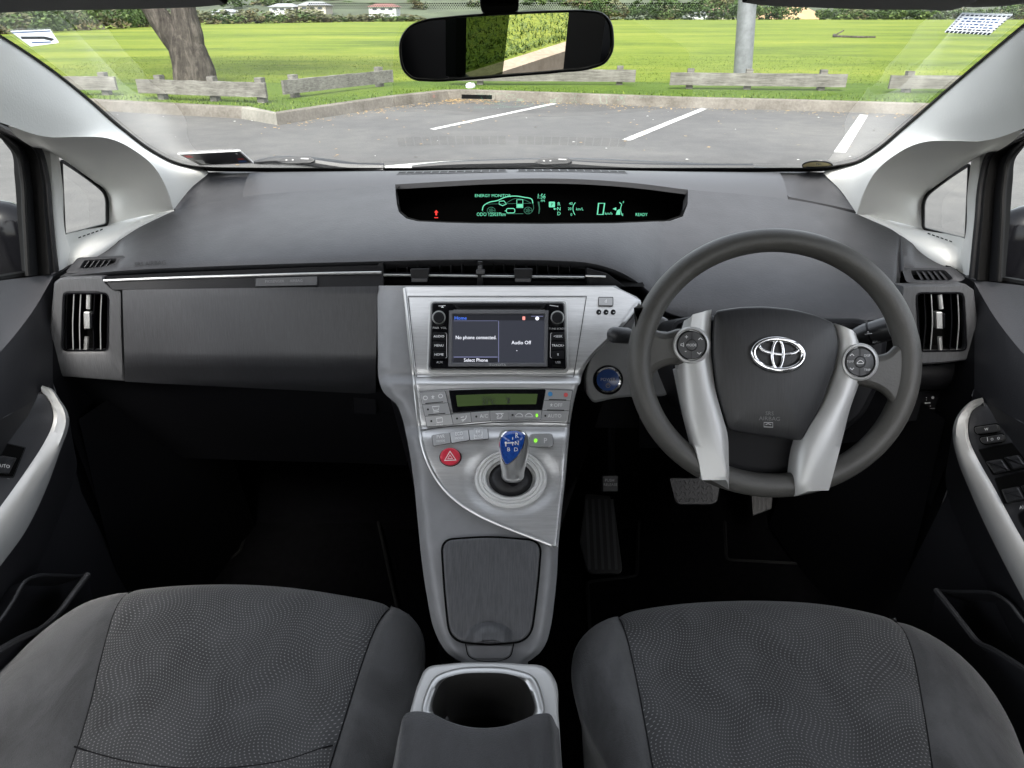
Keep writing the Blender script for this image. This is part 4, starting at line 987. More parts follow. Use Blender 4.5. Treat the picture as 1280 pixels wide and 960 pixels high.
# thumb button pods
BTN = mat('wheel_button_plastic', (.045, .045, .046), .45, grain=(500, .3))
for C, side in (((864.5, 431.5), 0), ((1075, 452.5), 1)):
    lo = lambda r, h, ry=1.0: [W0(*q, h) for q in ell(*C, r, r * ry, 44)]
    mb = MB(); mb.ring([lo(23.8, -.02), lo(23.6, .006), lo(23, .012), lo(21.8, .0145), lo(20, .015), lo(19, .013)], SPOKE); pod = mb.build('button_pod', sw, ang=50)
    mb = MB(); mb.ring([lo(19, .013), lo(18.4, .010), lo(18, .010)], BLACK); mb.ring([lo(18, .010), lo(17.6, .0135), lo(16.8, .0145), lo(7.4, .0148), lo(6.8, .0138)], BTN); mb.ring([lo(6.8, .0138), lo(6.4, .0155), lo(5.5, .0158), lo(1, .0158)], BTN, BTN)
    h = .0152; cx, cy = C
    mb.strip([(cx + .5, cy - 17.3), (cx + .3, cy - 7)], W0, 1, h, BLACKP); mb.strip([(cx - .5, cy + 17.3), (cx - .3, cy + 7)], W0, 1, h, BLACKP)
    up = lambda x, y, d: mb.strip([(x - 2.5, y + d), (x, y - d), (x + 2.5, y + d)], W0, 1.1, h, WHITEP)
    if side == 0:
        mb.text('+', cx - 6.5, cy - 10, 8, W0, h, WHITEP); mb.text('-', cx - 7.5, cy + 7, 8, W0, h, WHITEP); up(cx + 11, cy - 8, 1.2); up(cx + 9.5, cy + 10, -1.2); mb.text('MODE', cx, cy, 4.6, W0, .0164, WHITEP)
        mb.strip([(cx - 13.5, cy - 1.5), (cx - 12, cy - 1.5), (cx - 10, cy - 3.2), (cx - 10, cy + 2), (cx - 12, cy + .5), (cx - 13.5, cy + .5)], W0, .8, h, WHITEP, True)
    else:
        up(cx - 10, cy - 9, 1.2); up(cx - 10, cy + 8.5, -1.2); mb.text('TEMP', cx - 12, cy - .5, 3.6, W0, h, WHITEP); mb.text('DISP', cx + 9, cy - 8, 4.2, W0, h, WHITEP); mb.text('TRIP', cx + 9, cy + 10, 4.2, W0, h, WHITEP)
        mb.strip(ospl([(cx - 4, cy + 1.5), (cx - 2, cy - .5), (cx, cy - 2), (cx + 3, cy - 1), (cx + 4.5, cy + 1.5)], 12), W0, .9, .0164, WHITEP); mb.strip([(cx - 4, cy + 2), (cx + 4.5, cy + 2)], W0, .8, .0164, WHITEP)
    mb.build('thumb_buttons', pod, ang=40)
# ================================================================== STEERING COLUMN with stalks
colm = thing('steering_column', 'black steering column shroud with indicator and wiper stalks behind the wheel', 'steering column', W0(967, 470, -.15))
mb = MB(); P = rp([(838, 400), (870, 394), (1080, 398), (1110, 415), (1104, 470), (1080, 520), (1040, 550), (900, 545), (860, 510), (838, 460)], 14)
mb.prism(P, Plane(W0.p - WN * .10, WN), -.16, .0, BLACK, 6, bevh=.012); mb.build('column_shroud', colm)
mb = MB(); q = [Y(870, 428, .905), Y(830, 423, .895), Y(795, 421.5, .885), Y(783, 421, .880)]
mb.tube(q, [.009, .010, .0095, .0075], DARK, 14); a = Y(783, 421, .880); mb.tube([Y(790, 421.3, .8825), Y(783, 419.5, .880), Y(767, 418.5, .874), Y(762.5, 418, .872), Y(760, 418, .871)], [.0088, .0112, .0112, .0085, .003], GRAIN, 16); mb.build('indicator_stalk', colm, ang=60)
STALK = mat('stalk_plastic', (.012, .012, .013), .32, spec=.6)
mb = MB(); q = [Y(1045, 440, .905), Y(1066, 426, .898), Y(1084, 418, .892), Y(1112, 410, .880)]
mb.tube(q[:2], [.008, .009], DARK, 12); mb.tube(q[1:], [.0150, .0160, .0165], STALK, 20); mb.tube([q[2].lerp(q[3], .12), q[2].lerp(q[3], .2)], .0168, DARK, 20)
SW_ = Plane(q[2] + V(0, -.018, .004), V(0, -1, .2)); mb.text('0', 1085, 416, 6, SW_, 0, GREYP, rot=-8); mb.strip([(1081, 418), (1090, 416.5)], SW_, .9, .0, GREYP); mb.text('AUTO', 1096, 427, 4, SW_, 0, GREYP, rot=-12); mb.text('-', 1100, 412, 6, SW_, 0, GREYP); mb.build('light_stalk', colm, ang=60)
# ================================================================== FRONT SEATS
def build_seat(label, out, sl, sr, mid_seam, zlip=.60):
    """out: silhouette pixels (left edge, front, right edge); sl, sr: seam pixels from front to back"""
    NU = 97
    O = spline([Z(x, y, zlip - .012) for x, y in out], NU)
    cx = (O[0].x + O[-1].x) / 2; yb = min(O[0].y, O[-1].y)
    t = thing('front_seat_cushion', label, 'car seat', (cx, .35, .45), 'front seats of the car')
    # rows go from the silhouette inwards to the back spine line
    back = [V(cx + (O[0].x - cx) * .2 + (O[-1].x - O[0].x) * .86 * (i / (NU - 1)) - 0, yb - .02, 0) for i in range(NU)]
    def height(p, d):  # d distance from silhouette (m)
        roll = min(1, d / .075); h = zlip - .012 + .030 * math.sqrt(max(0, 1 - (1 - roll) ** 2))
        u = (p.x - cx) / .27
        h += .022 * sm(.55, .95, abs(u)) * sm(.0, .12, d) - .012 * (1 - min(1, u * u)) * sm(.02, .2, d)
        return h
    sL = spline([Z(x, y, zlip + .012) for x, y in sl], 40); sR = spline([Z(x, y, zlip + .012) for x, y in sr], 40)
    def seamx(S, y):
        tab = sorted((p.y, p.x) for p in S); return interp(tab, y)
    Oxy = [(p.x, p.y) for p in O]
    def dist(p):
        best = 9
        for (ax, ay), (bx, by) in zip(Oxy[::2], Oxy[2::2]):
            ex, ey = bx - ax, by - ay; l = ex * ex + ey * ey or 1e-9; s = max(0, min(1, ((p.x - ax) * ex + (p.y - ay) * ey) / l))
            best = min(best, math.hypot(p.x - ax - s * ex, p.y - ay - s * ey))
        return best
    def yfront(x):
        best = -9
        for (ax, ay), (bx, by) in zip(Oxy, Oxy[1:]):
            if min(ax, bx) - 1e-9 <= x <= max(ax, bx) + 1e-9 and abs(bx - ax) > 1e-9:
                best = max(best, ay + (by - ay) * (x - ax) / (bx - ax))
        return best
    def xedge(y, side):
        best = None
        for (ax, ay), (bx, by) in zip(Oxy, Oxy[1:]):
            if min(ay, by) <= y <= max(ay, by) and abs(by - ay) > 1e-9:
                x = ax + (bx - ax) * (y - ay) / (by - ay)
                if best is None or (x < best if side < 0 else x > best): best = x
        return best if best is not None else (O[0].x if side < 0 else O[-1].x)
    yback = .12
    def section(side):
        mb = MB(); mat_ = DOTS if side == 0 else SUEDE
        if side == 0:
            NUc, NVc = 44, 54; G = []
            # side seams hit the silhouette at these y
            for j in range(NVc + 1):
                s = j / NVc; row = []
                for i in range(NUc + 1):
                    u = i / NUc
                    # iterate: x from seams at y, y from front silhouette
                    xf = sL[0].x + (sR[0].x - sL[0].x) * u; yf = yfront(xf)
                    y = yf + (yback - yf) * (1 - (1 - s) ** 1.0) if j else yf
                    xl, xr = seamx(sL, y), seamx(sR, y); x = xl + (xr - xl) * u
                    if j == 0: x = xf
                    p = V(x, y, 0); d = dist(p) if y > yb else max(.1, dist(p)); e = min(x - xl, xr - x)
                    p.z = height(p, d if j else 0) - .005 * (1 - sm(0, .014, max(0, e)))
                    row.append(p)
                G.append(row)
            # finer first rows near the lip
            und = [[p + V(0, -.004, -.02) for p in G[0]], [p + V(0, -.02, -.07) for p in G[0]], [p + V(0, -.04, -.2) for p in G[0]]]
            ex = []
            for k in (.15, .35, .6):
                row = []
                for i in range(NUc + 1):
                    a, b = G[0][i], G[1][i]; p = a.lerp(b, k); e = min(p.x - seamx(sL, p.y), seamx(sR, p.y) - p.x); p.z = height(p, dist(p)) - .005 * (1 - sm(0, .014, max(0, e))); row.append(p)
                ex.append(row)
            mb.grid(und[::-1] + [G[0]] + ex + G[1:], mat_)
            return mb.build('seat_centre', t, ang=60), G
        S = sL if side < 0 else sR
        NUc, NVc = 22, 60; G = []
        # bolster: between seam and silhouette; param v along from front junction back
        idx = 0
        x0 = S[0].x
        # silhouette portion on this side, ordered from front junction to back
        part = [p for p in O if (p.x < x0 if side < 0 else p.x > x0)]
        part = part[::-1] if side < 0 else part
        part = [V(x0, yfront(x0), 0)] + [V(p.x, p.y, 0) for p in part if abs(p.x - x0) > .004]
        E = spline(part, NVc + 1)
        e1 = E[-1]
        Sx = [V(seamx(S, y), y, 0) for y in [yfront(x0) + (yback - yfront(x0)) * j / NVc for j in range(NVc + 1)]]
        ebk = [V(e1.x, e1.y + (yback - e1.y) * k / 10, 0) for k in range(1, 11)]
        E = spline(E + ebk, NVc + 1)
        for j in range(NVc + 1):
            row = []
            for i in range(NUc + 1):
                s = i / NUc; p = Sx[j].lerp(E[j], 1 - (1 - s) ** 1.6); d = dist(p) if p.y > yb else min(abs(p.x - e1.x), dist(p)) if p.y > yb - .0 else abs(p.x - e1.x)
                if i == NUc: d = 0
                q = V(p.x, p.y, 0); q.z = height(q, d) - .006 * (1 - sm(0, .016, (p - Sx[j]).length)) * sm(0, .01, d)
                row.append(q)
            G.append(row)
        und = []
        for row in G:
            p = row[-1]; und.append([p + V(-side * .004, 0, -.02), p + V(-side * .015, -.004, -.07), p + V(-side * .03, -.01, -.25)])
        mb.grid([r + u for r, u in zip(G, und)], mat_)
        return mb.build('side_bolster', t, ang=60), G
    cobj, G = section(0); section(-1); section(1)
    class SS:
        pass
    # seam lines
    for S in (sL, sR):
        mb = MB(); ys = [yfront(S[0].x) - .002 - k * .012 for k in range(40)]
        pts = []
        for y in ys:
            if y < yback: break
            p = V(seamx(S, y), y, 0); p.z = height(p, dist(p) if y > yb else .2) - .0055; pts.append(p)
        mb.tube(pts, .0010, BLACK, 6); mb.build('seam', t)
    if mid_seam:
        mb = MB(); pts = []
        for x, y in ospl(mid_seam, 40):
            p = Z(x, y, zlip + .01); p.z = height(p, dist(p)) - .0005; pts.append(p)
        mb.tube(pts, .0010, BLACK, 6); mb.build('seam', t)
    mb = MB(); mb.box((cx - .20, .12, .28), (cx + .20, yb + .14, .50), BLACK); mb.build('seat_base', t)
    return t
build_seat('passenger seat cushion in dark dotted cloth, beside the glove box side footwell',
    [(-190, 1080), (-130, 980), (-60, 900), (0, 846), (40, 806), (75, 778), (110, 757), (150, 746), (200, 738.5), (270, 734.5), (350, 737), (430, 748), (480, 758), (508, 768), (526, 788), (532, 818), (525, 862), (510, 910), (492, 960), (455, 1060)],
    [(150, 746), (139, 775), (125, 820), (112, 870), (98, 915), (82, 962), (50, 1060)], [(483, 758), (468, 795), (452, 840), (436, 890), (420, 940), (395, 1020)], [(92, 931), (115, 938), (150, 947), (200, 955), (260, 958), (320, 957), (370, 951), (418, 941)])
build_seat('driver seat cushion in dark dotted cloth, in front of the steering wheel',
    [(790, 1060), (758, 960), (735, 915), (718, 872), (714, 838), (722, 805), (745, 783), (777, 771), (830, 761), (900, 755.5), (960, 755), (1030, 760), (1085, 770), (1128, 783), (1160, 797), (1195, 820), (1230, 855), (1262, 905), (1284, 960), (1330, 1060)],
    [(777, 771), (784, 800), (795, 850), (806, 905), (817, 962), (835, 1050)], [(1130, 783), (1144, 830), (1155, 885), (1164, 940), (1172, 1000), (1180, 1060)], None)
# ================================================================== FRONT DOORS
def door(s):
    f = (lambda x: x) if s < 0 else (lambda x: 1284 - x); d0 = 0 if s < 0 else 7
    t = thing('front_door_card', 'passenger front door with a silver grab trim and single window switch' if s < 0 else 'driver front door with silver grab trim and a bank of window switches', 'car door', (s * .76, .8, .3), 'front doors of the car')
    XX = lambda px, py, x: X(f(px), py + d0, s * abs(x))
    # upper padding: sill, fold, lower edge
    mb = MB()
    a = [(-260, 425, .745), (-120, 385, .745), (0, 351, .745), (40, 346, .742), (66, 343, .735)]
    b = [(-260, 620, .705), (-120, 530, .705), (0, 440, .705), (36, 396, .708), (66, 346.5, .727)]
    c = [(-260, 760, .69), (-120, 640, .69), (0, 525, .69), (40, 502, .695), (66, 478, .705)]
    G0 = mb.loft([[z_] + [XX(*p) for p in q] for q, z_ in ((a, V(s * .745, -.12, 1.03)), (b, V(s * .705, -.12, .90)))], 50, 10, DOORPAD, byidx=True)
    mb.grid([[p + V(s * .03, 0, -.004) for p in G0[0]], G0[0]], DOORPAD)
    mb.build('upper_padding', t, ang=30)
    mb = MB(); mb.loft([[z_] + [XX(*p) for p in q] for q, z_ in ((b, V(s * .705, -.12, .90)), (c, V(s * .69, -.12, .82)))], 50, 14, DOORDARK, byidx=True)
    # lower door card down to the floor
    lo = [V(s * .69, -.12, .82)] + [XX(*p) for p in c]
    cc = spline(lo, 40)
    mb.grid([cc, [V(s * .72, p.y, .62) for p in cc], [V(s * .70, p.y, .45) for p in cc], [V(s * .69, p.y, .25) for p in cc]], DOORDARK)
    mb.box((min(s * .72, s * .74), .95, .26), (max(s * .72, s * .74), 1.5, .80), BLACK)
    ed = [XX(66, 343, .735), XX(66, 346.5, .727), XX(66, 410, .715), XX(66, 478, .705)]; ed.append(V(s * .70, ed[-1].y, .60))
    mb.grid([ed, [V(s * .735, p.y + .22, p.z) for p in ed]], BLACK)
    mb.build('door_card', t, ang=30)
    # window frame and seals (vertical black bands), glass behind
    mb = MB()
    A = [(-60, 118), (0, 158), (30, 172), (52, 188), (60, 215), (66, 270), (74, 338)]
    B = [(-60, 130), (0, 162), (24, 174), (44, 190), (51, 218), (56, 270), (62, 343)]
    Cc = [(-60, 136), (0, 165), (18, 176), (33, 192), (39, 220), (43, 270), (48, 344)]
    D = [(-60, 142), (0, 168), (9, 176), (22, 192), (28, 220), (31, 270), (35, 345)]
    E_ = [(-60, 146), (0, 171), (5, 178), (14, 190), (18, 220), (22, 275), (28, 346)]
    sx = [.735, .728, .745, .738, .765]
    q = [[XX(x, y, w) for x, y in P] for P, w in zip((A, B, Cc, D, E_), sx)]
    G = []
    cs = [spline([V(s * (.60 + .012 * i), -.12, 1.385 - .012 * i), V(s * (.645 + .014 * i), .42, 1.355 - .012 * i)] + k, 70, byidx=True) for i, k in enumerate(q)]
    mb.grid([[p + V(s * .03, .02, 0) for p in cs[0]], cs[0], cs[1]], SEALM); mb.grid([cs[1], cs[2]], RUBBER); mb.grid([cs[2], cs[3]], SEALM); mb.grid([cs[3], cs[4], [p + V(0, .04, 0) for p in cs[4]]], VOID)
    mb.tube([a_.lerp(b_, .5) for a_, b_ in zip(cs[0], cs[1])], .006, SEALM, 8); mb.tube(cs[3], .004, RUBBER, 8)
    mb.build('window_frame', t, ang=40)
    mb = MB(); gl_ = [XX(x, y, .772) for x, y in E_]
    g2 = spline(gl_, 20); mb.grid([g2, [V(p.x, p.y - .45, max(p.z, .95) if i < 12 else .95) for i, p in enumerate(g2)]], SIDEGLASS); mb.build('window_glass', t)
    # sill seal
    mb = MB(); L = [XX(x, y, .752) for x, y in ((-260, 424), (-120, 384), (0, 348.5), (34, 343), (60, 341))]; mb.tube(spline(L, 20), .006, RUBBER, 8); mb.build('sill_seal', t)
    # armrest grab
    if s < 0:
        outer = [(53, 482), (66, 487), (75, 500), (83, 512), (86.5, 525), (84, 540), (79, 553), (57, 613), (30, 667), (0, 708), (-60, 790), (-160, 900)]
        ridge = [(52.5, 483), (62, 490), (70, 502), (76, 515), (77.5, 526), (74.5, 540), (70, 552), (40, 600), (14, 645), (-12, 680), (-75, 755), (-170, 860)]
        inner = [(51.5, 488), (58, 495), (63, 503), (66.5, 514), (67, 524), (63, 538), (57, 550), (30, 592), (0, 634), (-25, 668), (-85, 740), (-180, 845)]
        far = [(50, 489), (40, 497), (28, 510), (16, 523), (4, 537), (-8, 552), (-20, 568), (-50, 620), (-80, 670), (-100, 700), (-160, 780), (-230, 870)]
        ff = lambda x, y, w: X(x, y, -w)
    else:
        outer = [(1228, 497), (1215, 501), (1205, 509), (1196, 521), (1191.5, 534), (1191, 548), (1193.5, 562), (1216, 622), (1248, 690), (1279, 749), (1330, 840), (1420, 960)]
        ridge = [(1228, 498), (1217, 504), (1208, 513), (1202, 524), (1200, 537), (1201, 549), (1204, 561), (1234, 619), (1262, 672), (1292, 728), (1342, 815), (1430, 925)]
        inner = [(1229, 502), (1220, 508), (1213, 517), (1210, 528), (1210, 540), (1212, 551), (1216, 561), (1244, 612), (1270, 660), (1300, 712), (1350, 800), (1440, 905)]
        far = [(1230, 503), (1240, 509), (1252, 517), (1264, 527), (1276, 539), (1288, 553), (1298, 566), (1320, 610), (1350, 660), (1375, 700), (1430, 790), (1500, 890)]
        ff = lambda x, y, w: X(x, y, w)
    n = 60
    def tab(P, w): return spline([ff(x, y, q) for (x, y), q in zip(P, w)], n, byidx=True)
    wi = [.692, .686, .680, .675, .672, .671, .670, .668, .666, .665, .665, .665]
    o_ = tab(outer, [w - .000 for w in wi]); kk = [0, .35, .7] + [1] * 9; r_ = tab(ridge, [w + .003 * k for w, k in zip(wi, kk)]); i_ = tab(inner, [w + .012 * k for w, k in zip(wi, kk)])
    fa = tab(far, [min(.70, w + .030) for w in wi])
    i2 = [p + V(s * .001, 0, -.0015) for p in i_]
    mb = MB(); und = [p + V(s * .02, -.006, -.05) for p in o_]; mid = [a_.lerp(b_, .5) + V(-s * .002, -.002, .002) for a_, b_ in zip(o_, r_)]; mid2 = [a_.lerp(b_, .5) + V(-s * .0005, -.001, .0025) for a_, b_ in zip(r_, i_)]
    mb.grid([und, [p + V(s * .004, 0, -.008) for p in o_], o_, mid, r_, mid2, i_, [p + V(0, .002, -.006) for p in i_]], SILVERP)
    for k in (0,): mb.cap([und[k], o_[k], mid[k], r_[k], mid2[k], i_[k]], SILVERP)
    arm = (mb.cap([und[-1], o_[-1], mid[-1], r_[-1], mid2[-1], i_[-1]], SILVERP), mb.build('armrest_trim', t, ang=45))[1]
    mb = MB(); mids = [[a_.lerp(b_, k) for a_, b_ in zip(i2, fa)] for k in (0, .33, .66, 1)]
    mb.grid(mids + [[p + V(s * .03, 0, 0) for p in fa]], DOORPAD); mb.grid([o_, [V(s * .70, p.y + .02, p.z - .10) for p in o_]], DOORDARK); ap = mb.build('armrest_panel', t, ang=40)
    # local plane of the armrest panel for the switches
    def near(px, py):
        best = None
        for row in mids:
            for p in row:
                d = (p - CAM); v = d.dot(V(0, CT, -ST)); x = 640 + F * p.x / v; y = 480 - F * d.dot(V(0, ST, CT)) / v
                k = (x - px) ** 2 + (y - py) ** 2
                if best is None or k < best[0]: best = (k, p)
        return best[1]
    if s < 0:
        P1, P2, P3 = near(50, 500), near(55, 545), near(0, 580)
        S = plane3(P1, P2, P3); S.p = S.p + S.n * .0015
        mb = MB(); mb.fill(rp([(9, 555), (31, 560), (16, 596), (-12, 594), (-12, 590)], 1), S, .0012, VOID); mb.strip(rp([(9, 554.5), (32, 559.5), (16.5, 597), (-12, 595)], 1), S, 1, .0014, DARK, True)
        mb.prism(rp([(3, 569.5), (21, 572.5), (11, 592.5), (-12, 589), (-8, 575)], 1.5), S, -.001, .006, GRAIN, 1.5); mb.text('AUTO', 4, 582.5, 6, S, .0064, WHITEP, rot=7); mb.strip([(9, 598), (12, 598.7)], S, 1, .0015, DIMP); mb.build('window_switch', ap)
    else:
        P1, P2, P3 = near(1228, 520), near(1222, 560), near(1278, 610)
        S = plane3(P1, P2, P3); S.p = S.p + S.n * .0015
        for P, tx, cx, cy in (([(1218, 534), (1246, 530), (1248, 537.5), (1244, 540), (1222, 542.5), (1219, 540)], 'w', 1233, 536), ([(1225, 547), (1253, 542.5), (1255, 549), (1251, 552), (1230, 555), (1226, 552)], 'o', 1240, 548.5)):
            mb = MB(); mb.prism(rp(inset(P, -1.2), 3), S, -.001, .0015, VOID, .4); mb.prism(rp(P, 2.5), S, 0, .005, BTN, 1.2); mb.text(tx, cx, cy, 7, S, .0054, WHITEP, rot=-8)
            if tx == 'o': mb.text('o', cx + 8, cy - 1.3, 7, S, .0054, WHITEP, rot=-8); mb.strip([(cx - 6, cy - 2), (cx - 5.4, cy + 3)], S, .8, .0054, WHITEP)
            mb.build('door_switch', ap)
        for hole, keys in (([(1223, 562), (1265, 553.5), (1285, 579), (1285, 586), (1241, 594)], [[(1232, 577), (1252, 573.5), (1262, 588), (1243, 592)], [(1254.5, 572), (1273, 568.5), (1283, 583), (1266, 587)]]), ([(1243, 598), (1290, 587), (1310, 620), (1255, 630)], [[(1251.5, 612), (1273, 608), (1281, 624), (1259, 629)], [(1275.5, 607.5), (1295, 603.5), (1303, 619), (1284, 623.5)]])):
            mb = MB(); mb.fill(rp(hole, 2), S, .001, VOID); mb.strip(rp(hole, 2), S, 1, .0013, DARK, True); mb.build('switch_recess', ap)
            for k in keys: mb = MB(); mb.prism(rp(k, 2), S, 0, .006, GRAIN, 2.2, bevh=.003); mb.strip([((k[0][0] * 2 + k[3][0]) / 3 + 1, (k[0][1] * 2 + k[3][1]) / 3), ((k[1][0] * 2 + k[2][0]) / 3 - 1, (k[1][1] * 2 + k[2][1]) / 3)], S, .6, .0062, DARK); mb.build('window_switch', ap)
        mb = MB(); mb.text('AUTO', 1283, 633.5, 6.5, S, .0012, WHITEP, rot=-8); mb.prism(cspl([(1272, 643), (1285, 636), (1300, 640), (1310, 660), (1290, 668), (1276, 656)], 24), S, -.002, .004, BLACK, 2); mb.build('mirror_control', ap)
    # door pocket rim
    mb = MB()
    if s < 0: rim_ = [(-60, 812), (0, 775), (16, 752), (30, 728), (46, 720), (70, 719), (100, 720), (110, 718)]; front_ = [(110, 718), (92, 742), (72, 768), (52, 786), (30, 796), (-60, 850)]
    else: rim_ = [(1340, 830), (1278, 775), (1262, 755), (1245, 743), (1225, 740), (1200, 739.5), (1178, 739), (1170, 738)]; front_ = [(1170, 738), (1190, 763), (1208, 786), (1222, 803), (1240, 812), (1340, 880)]
    R1 = spline([ff(x, y, .66) for x, y in rim_], 40); R2 = spline([ff(x, y, .64) for x, y in front_], 40)
    mb.tube(R1, .0025, GRAIN, 8); mb.tube(R2, .0045, GRAIN, 8)
    mb.grid([R2, [p + V(s * .005, 0, -.03) for p in R2], [V(p.x + s * .02, p.y, p.z - .30) for p in R2]], DOORDARK); mb.grid([R1, [V(s * .705, p.y, p.z - .02) for p in R1]], DOORDARK); mb.build('door_pocket', t)
    return t
door(-1); door(1)
# ================================================================== WINDSCREEN
EDGE = [(10, -60, .82), (45, 0, .90), (85, 60, 1.00), (125, 110, 1.11), (160, 150, 1.24), (190, 190, 1.34), (203, 215, 1.395), (211, 248, 1.455)]
SUMR = [(10, 1246), (45, 1264), (85, 1277), (125, 1281), (160, 1281), (190, 1285), (203, 1288), (211, 1290), (300, 1289)]
def cy_(py):
    e = math.atan((480 - py) / F) - TH; return (1.7117 - 1.33) / (.4257 + math.tan(e))
ws = thing('windscreen', 'clear raked windscreen glass with black border between the two pale pillars', 'windscreen', (0, 1.6, 1.02))
rows = []
for py, pxl, ye in [(-14, -100, .775)] + EDGE + [(213.5, 262, 1.475), (216.5, 275, 1.49)]:
    pxr = interp(SUMR, py) - pxl; row = []
    for i in range(41):
        u = i / 40; px = pxl + (pxr - pxl) * u; k = (2 * u - 1) ** 2
        row.append(Y(px, py, cy_(py) * (1 - k) + ye * k))
    rows.append(row)
cols = [spline([r[i] for r in rows], 60) for i in range(41)]
G = [[cols[i][j] for i in range(41)] for j in range(60)]
mb = MB(); mb.grid(G, GLASS); mb.build('glass_pane', ws)
GB = bvh(mb)
class GlassS:
    def hit(s, x, y):
        d = ray(x, y).normalized(); p, n, i, t = GB.ray_cast(CAM, d)
        if p is None: p = Y(x, y, cy_(y)); n = V(0, -.4, -.9)
        return p, (n if n.dot(d) < 0 else -n).normalized()
    def __call__(s, x, y, h=0): p, n = s.hit(x, y); return p + n * h
    def normal(s, x, y): return s.hit(x, y)[1]
SGL = GlassS()
E2 = [(x, y) for y, x, _ in EDGE]
mb = MB()
L = ospl([(-60, 10), (0, 45), (60, 85), (110, 125), (150, 160), (190, 190), (215, 203), (230, 207.5), (250, 210), (300, 211.3), (400, 211.8), (640, 212), (880, 211.8), (980, 211.6), (1032, 210.5), (1056, 207), (1073, 203), (1095, 190), (1131, 160), (1171, 125), (1217, 85), (1264, 45), (1306, 10)], 160)
L = [(x + 1.6 * min(1, max(-1, (640 - x) / 300)), y - 1.2) for x, y in L]
mb.strip(L, SGL, 5.6, .003, VOID); mb.strip([(x, y - 2.4) for x, y in L], SGL, 1.4, .0035, mat('seal_edge', (.03, .03, .03), .5))
mb.build('black_border', ws)
mb = MB()
for r, (yy, w) in enumerate(((8.5, .7), (6.3, .85), (4.1, 1.0), (1.9, 1.15))):
    for k in range(170):
        x = 385 + k * 2.9 + (1.45 if r % 2 else 0)
        if x > 880: continue
        mb.fill(ell(x, yy, w, w * .9, 5), SGL, .002, VOID)
mb.build('dotted_border', ws)
# stickers on the glass
def thin(name, c):
    t = NT(name); t.base(c); t.set(.6); tl = t.n('ShaderNodeBsdfTranslucent'); tl.inputs[0].default_value = (*c, 1); mx = t.n('ShaderNodeMixShader'); mx.inputs[0].default_value = .6
    t.l(t.b.outputs[0], mx.inputs[1]); t.l(tl.outputs[0], mx.inputs[2]); t.l(mx.outputs[0], t.t.nodes['Material Output'].inputs[0]); return t.m
def decal(name, label, cat, P, fn, group=None):
    mb = MB(); fn(mb, P); return tag(mb.build(name, None, ang=0), label, cat, group)
PAPERW = thin('label_paper', (.62, .65, .68)); PAPERB = thin('label_blue', (.10, .18, .38)); INKB = mat('label_ink', (.05, .08, .18), .6); CARDB = mat('card_black', (.015, .015, .018), .35); REDC = mat('card_red', (.45, .04, .04), .5); BLUC = mat('card_blue', (.04, .12, .35), .5); YEL = mat('oval_label_yellow', (.55, .48, .26), .5)
def bil(P, u, v):
    (a, b, c, d) = P
    return tuple((a[i] * (1 - u) + b[i] * u) * (1 - v) + (d[i] * (1 - u) + c[i] * u) * v for i in (0, 1))
class Quad:
    """label space 0..1 on the glass inside a traced quad"""
    def __init__(s, P): s.P = P
    def __call__(s, x, y, h=0): q = bil(s.P, x, y); return SGL(q[0], q[1], h)
    def normal(s, x, y): q = bil(s.P, x, y); return SGL.normal(*q)
def f_reg(mb, P):
    Q = Quad(P); mb.prism([(0, 0), (1, 0), (1, 1), (0, 1)], Q, .0004, .0015, PAPERW)
    for k in range(11): mb.fill([(k / 11 + .01, .87), (k / 11 + .075, .87), (k / 11 + .075, .99), (k / 11 + .01, .99)], Q, .0019, INKB); mb.fill([(k / 11 + .01, .02), (k / 11 + .07, .02), (k / 11 + .07, .10), (k / 11 + .01, .10)], Q, .0019, INKB)
    for k in range(6):
        for x in (.01, .95): mb.fill([(x, .14 + k * .12), (x + .045, .14 + k * .12), (x + .045, .2 + k * .12), (x, .2 + k * .12)], Q, .0019, INKB)
    r2 = random.Random(5)
    for v in (.2, .33, .48, .62, .75):
        x = .12
        while x < .86:
            w = r2.uniform(.03, .1); mb.fill([(x, v), (min(x + w, .9), v), (min(x + w, .9), v + .07), (x, v + .07)], Q, .0019, PAPERB if v != .75 else INKB); x += w + .03
decal('registration_label', 'white and blue registration label inside the upper windscreen on the driver side', 'label', [(1203, 15), (1266, 17), (1237, 42), (1181, 39)], f_reg)
def f_left(mb, P):
    Q = Quad(P); mb.prism([(0, 0), (1, .06), (1, .94), (.1, 1)], Q, .0004, .0015, PAPERW); mb.strip([(.02, .06), (.98, .1)], Q, .06, .0018, PAPERB); mb.strip([(.1, .4), (.7, .5), (.9, .7)], Q, .18, .0018, mat('label_grey', (.35, .38, .42), .6)); mb.strip([(.25, .75), (.8, .82)], Q, .08, .0018, PAPERB)
decal('windscreen_label', 'crumpled pale blue label in the top passenger corner of the windscreen', 'label', [(13, 38), (62, 35), (74, 53), (34, 57)], f_left)
def f_card(mb, P):
    Q = Quad(P); mb.prism([(0, 0), (1, 0), (1, 1), (0, 1)], Q, .0004, .002, WHITEP); mb.fill([(.02, .05), (.975, .05), (.975, .92), (.02, .92)], Q, .0024, CARDB)
    mb.fill([(.05, .1), (.16, .1), (.16, .3), (.05, .3)], Q, .0027, REDC); mb.strip([(.2, .18), (.92, .16)], Q, .1, .0027, WHITEP); mb.strip([(.35, .38), (.55, .5), (.75, .36)], Q, .05, .0027, WHITEP); mb.strip([(.5, .6), (.92, .58)], Q, .13, .0027, REDC); mb.strip([(.48, .8), (.92, .78)], Q, .13, .0027, BLUC); mb.fill([(.1, .5), (.3, .5), (.3, .85), (.1, .85)], Q, .0027, GREYP)
decal('service_card', 'black service card with red and blue bars stuck low on the passenger side glass', 'card', [(222, 191.5), (300, 187.5), (317, 203), (250, 206)], f_card)
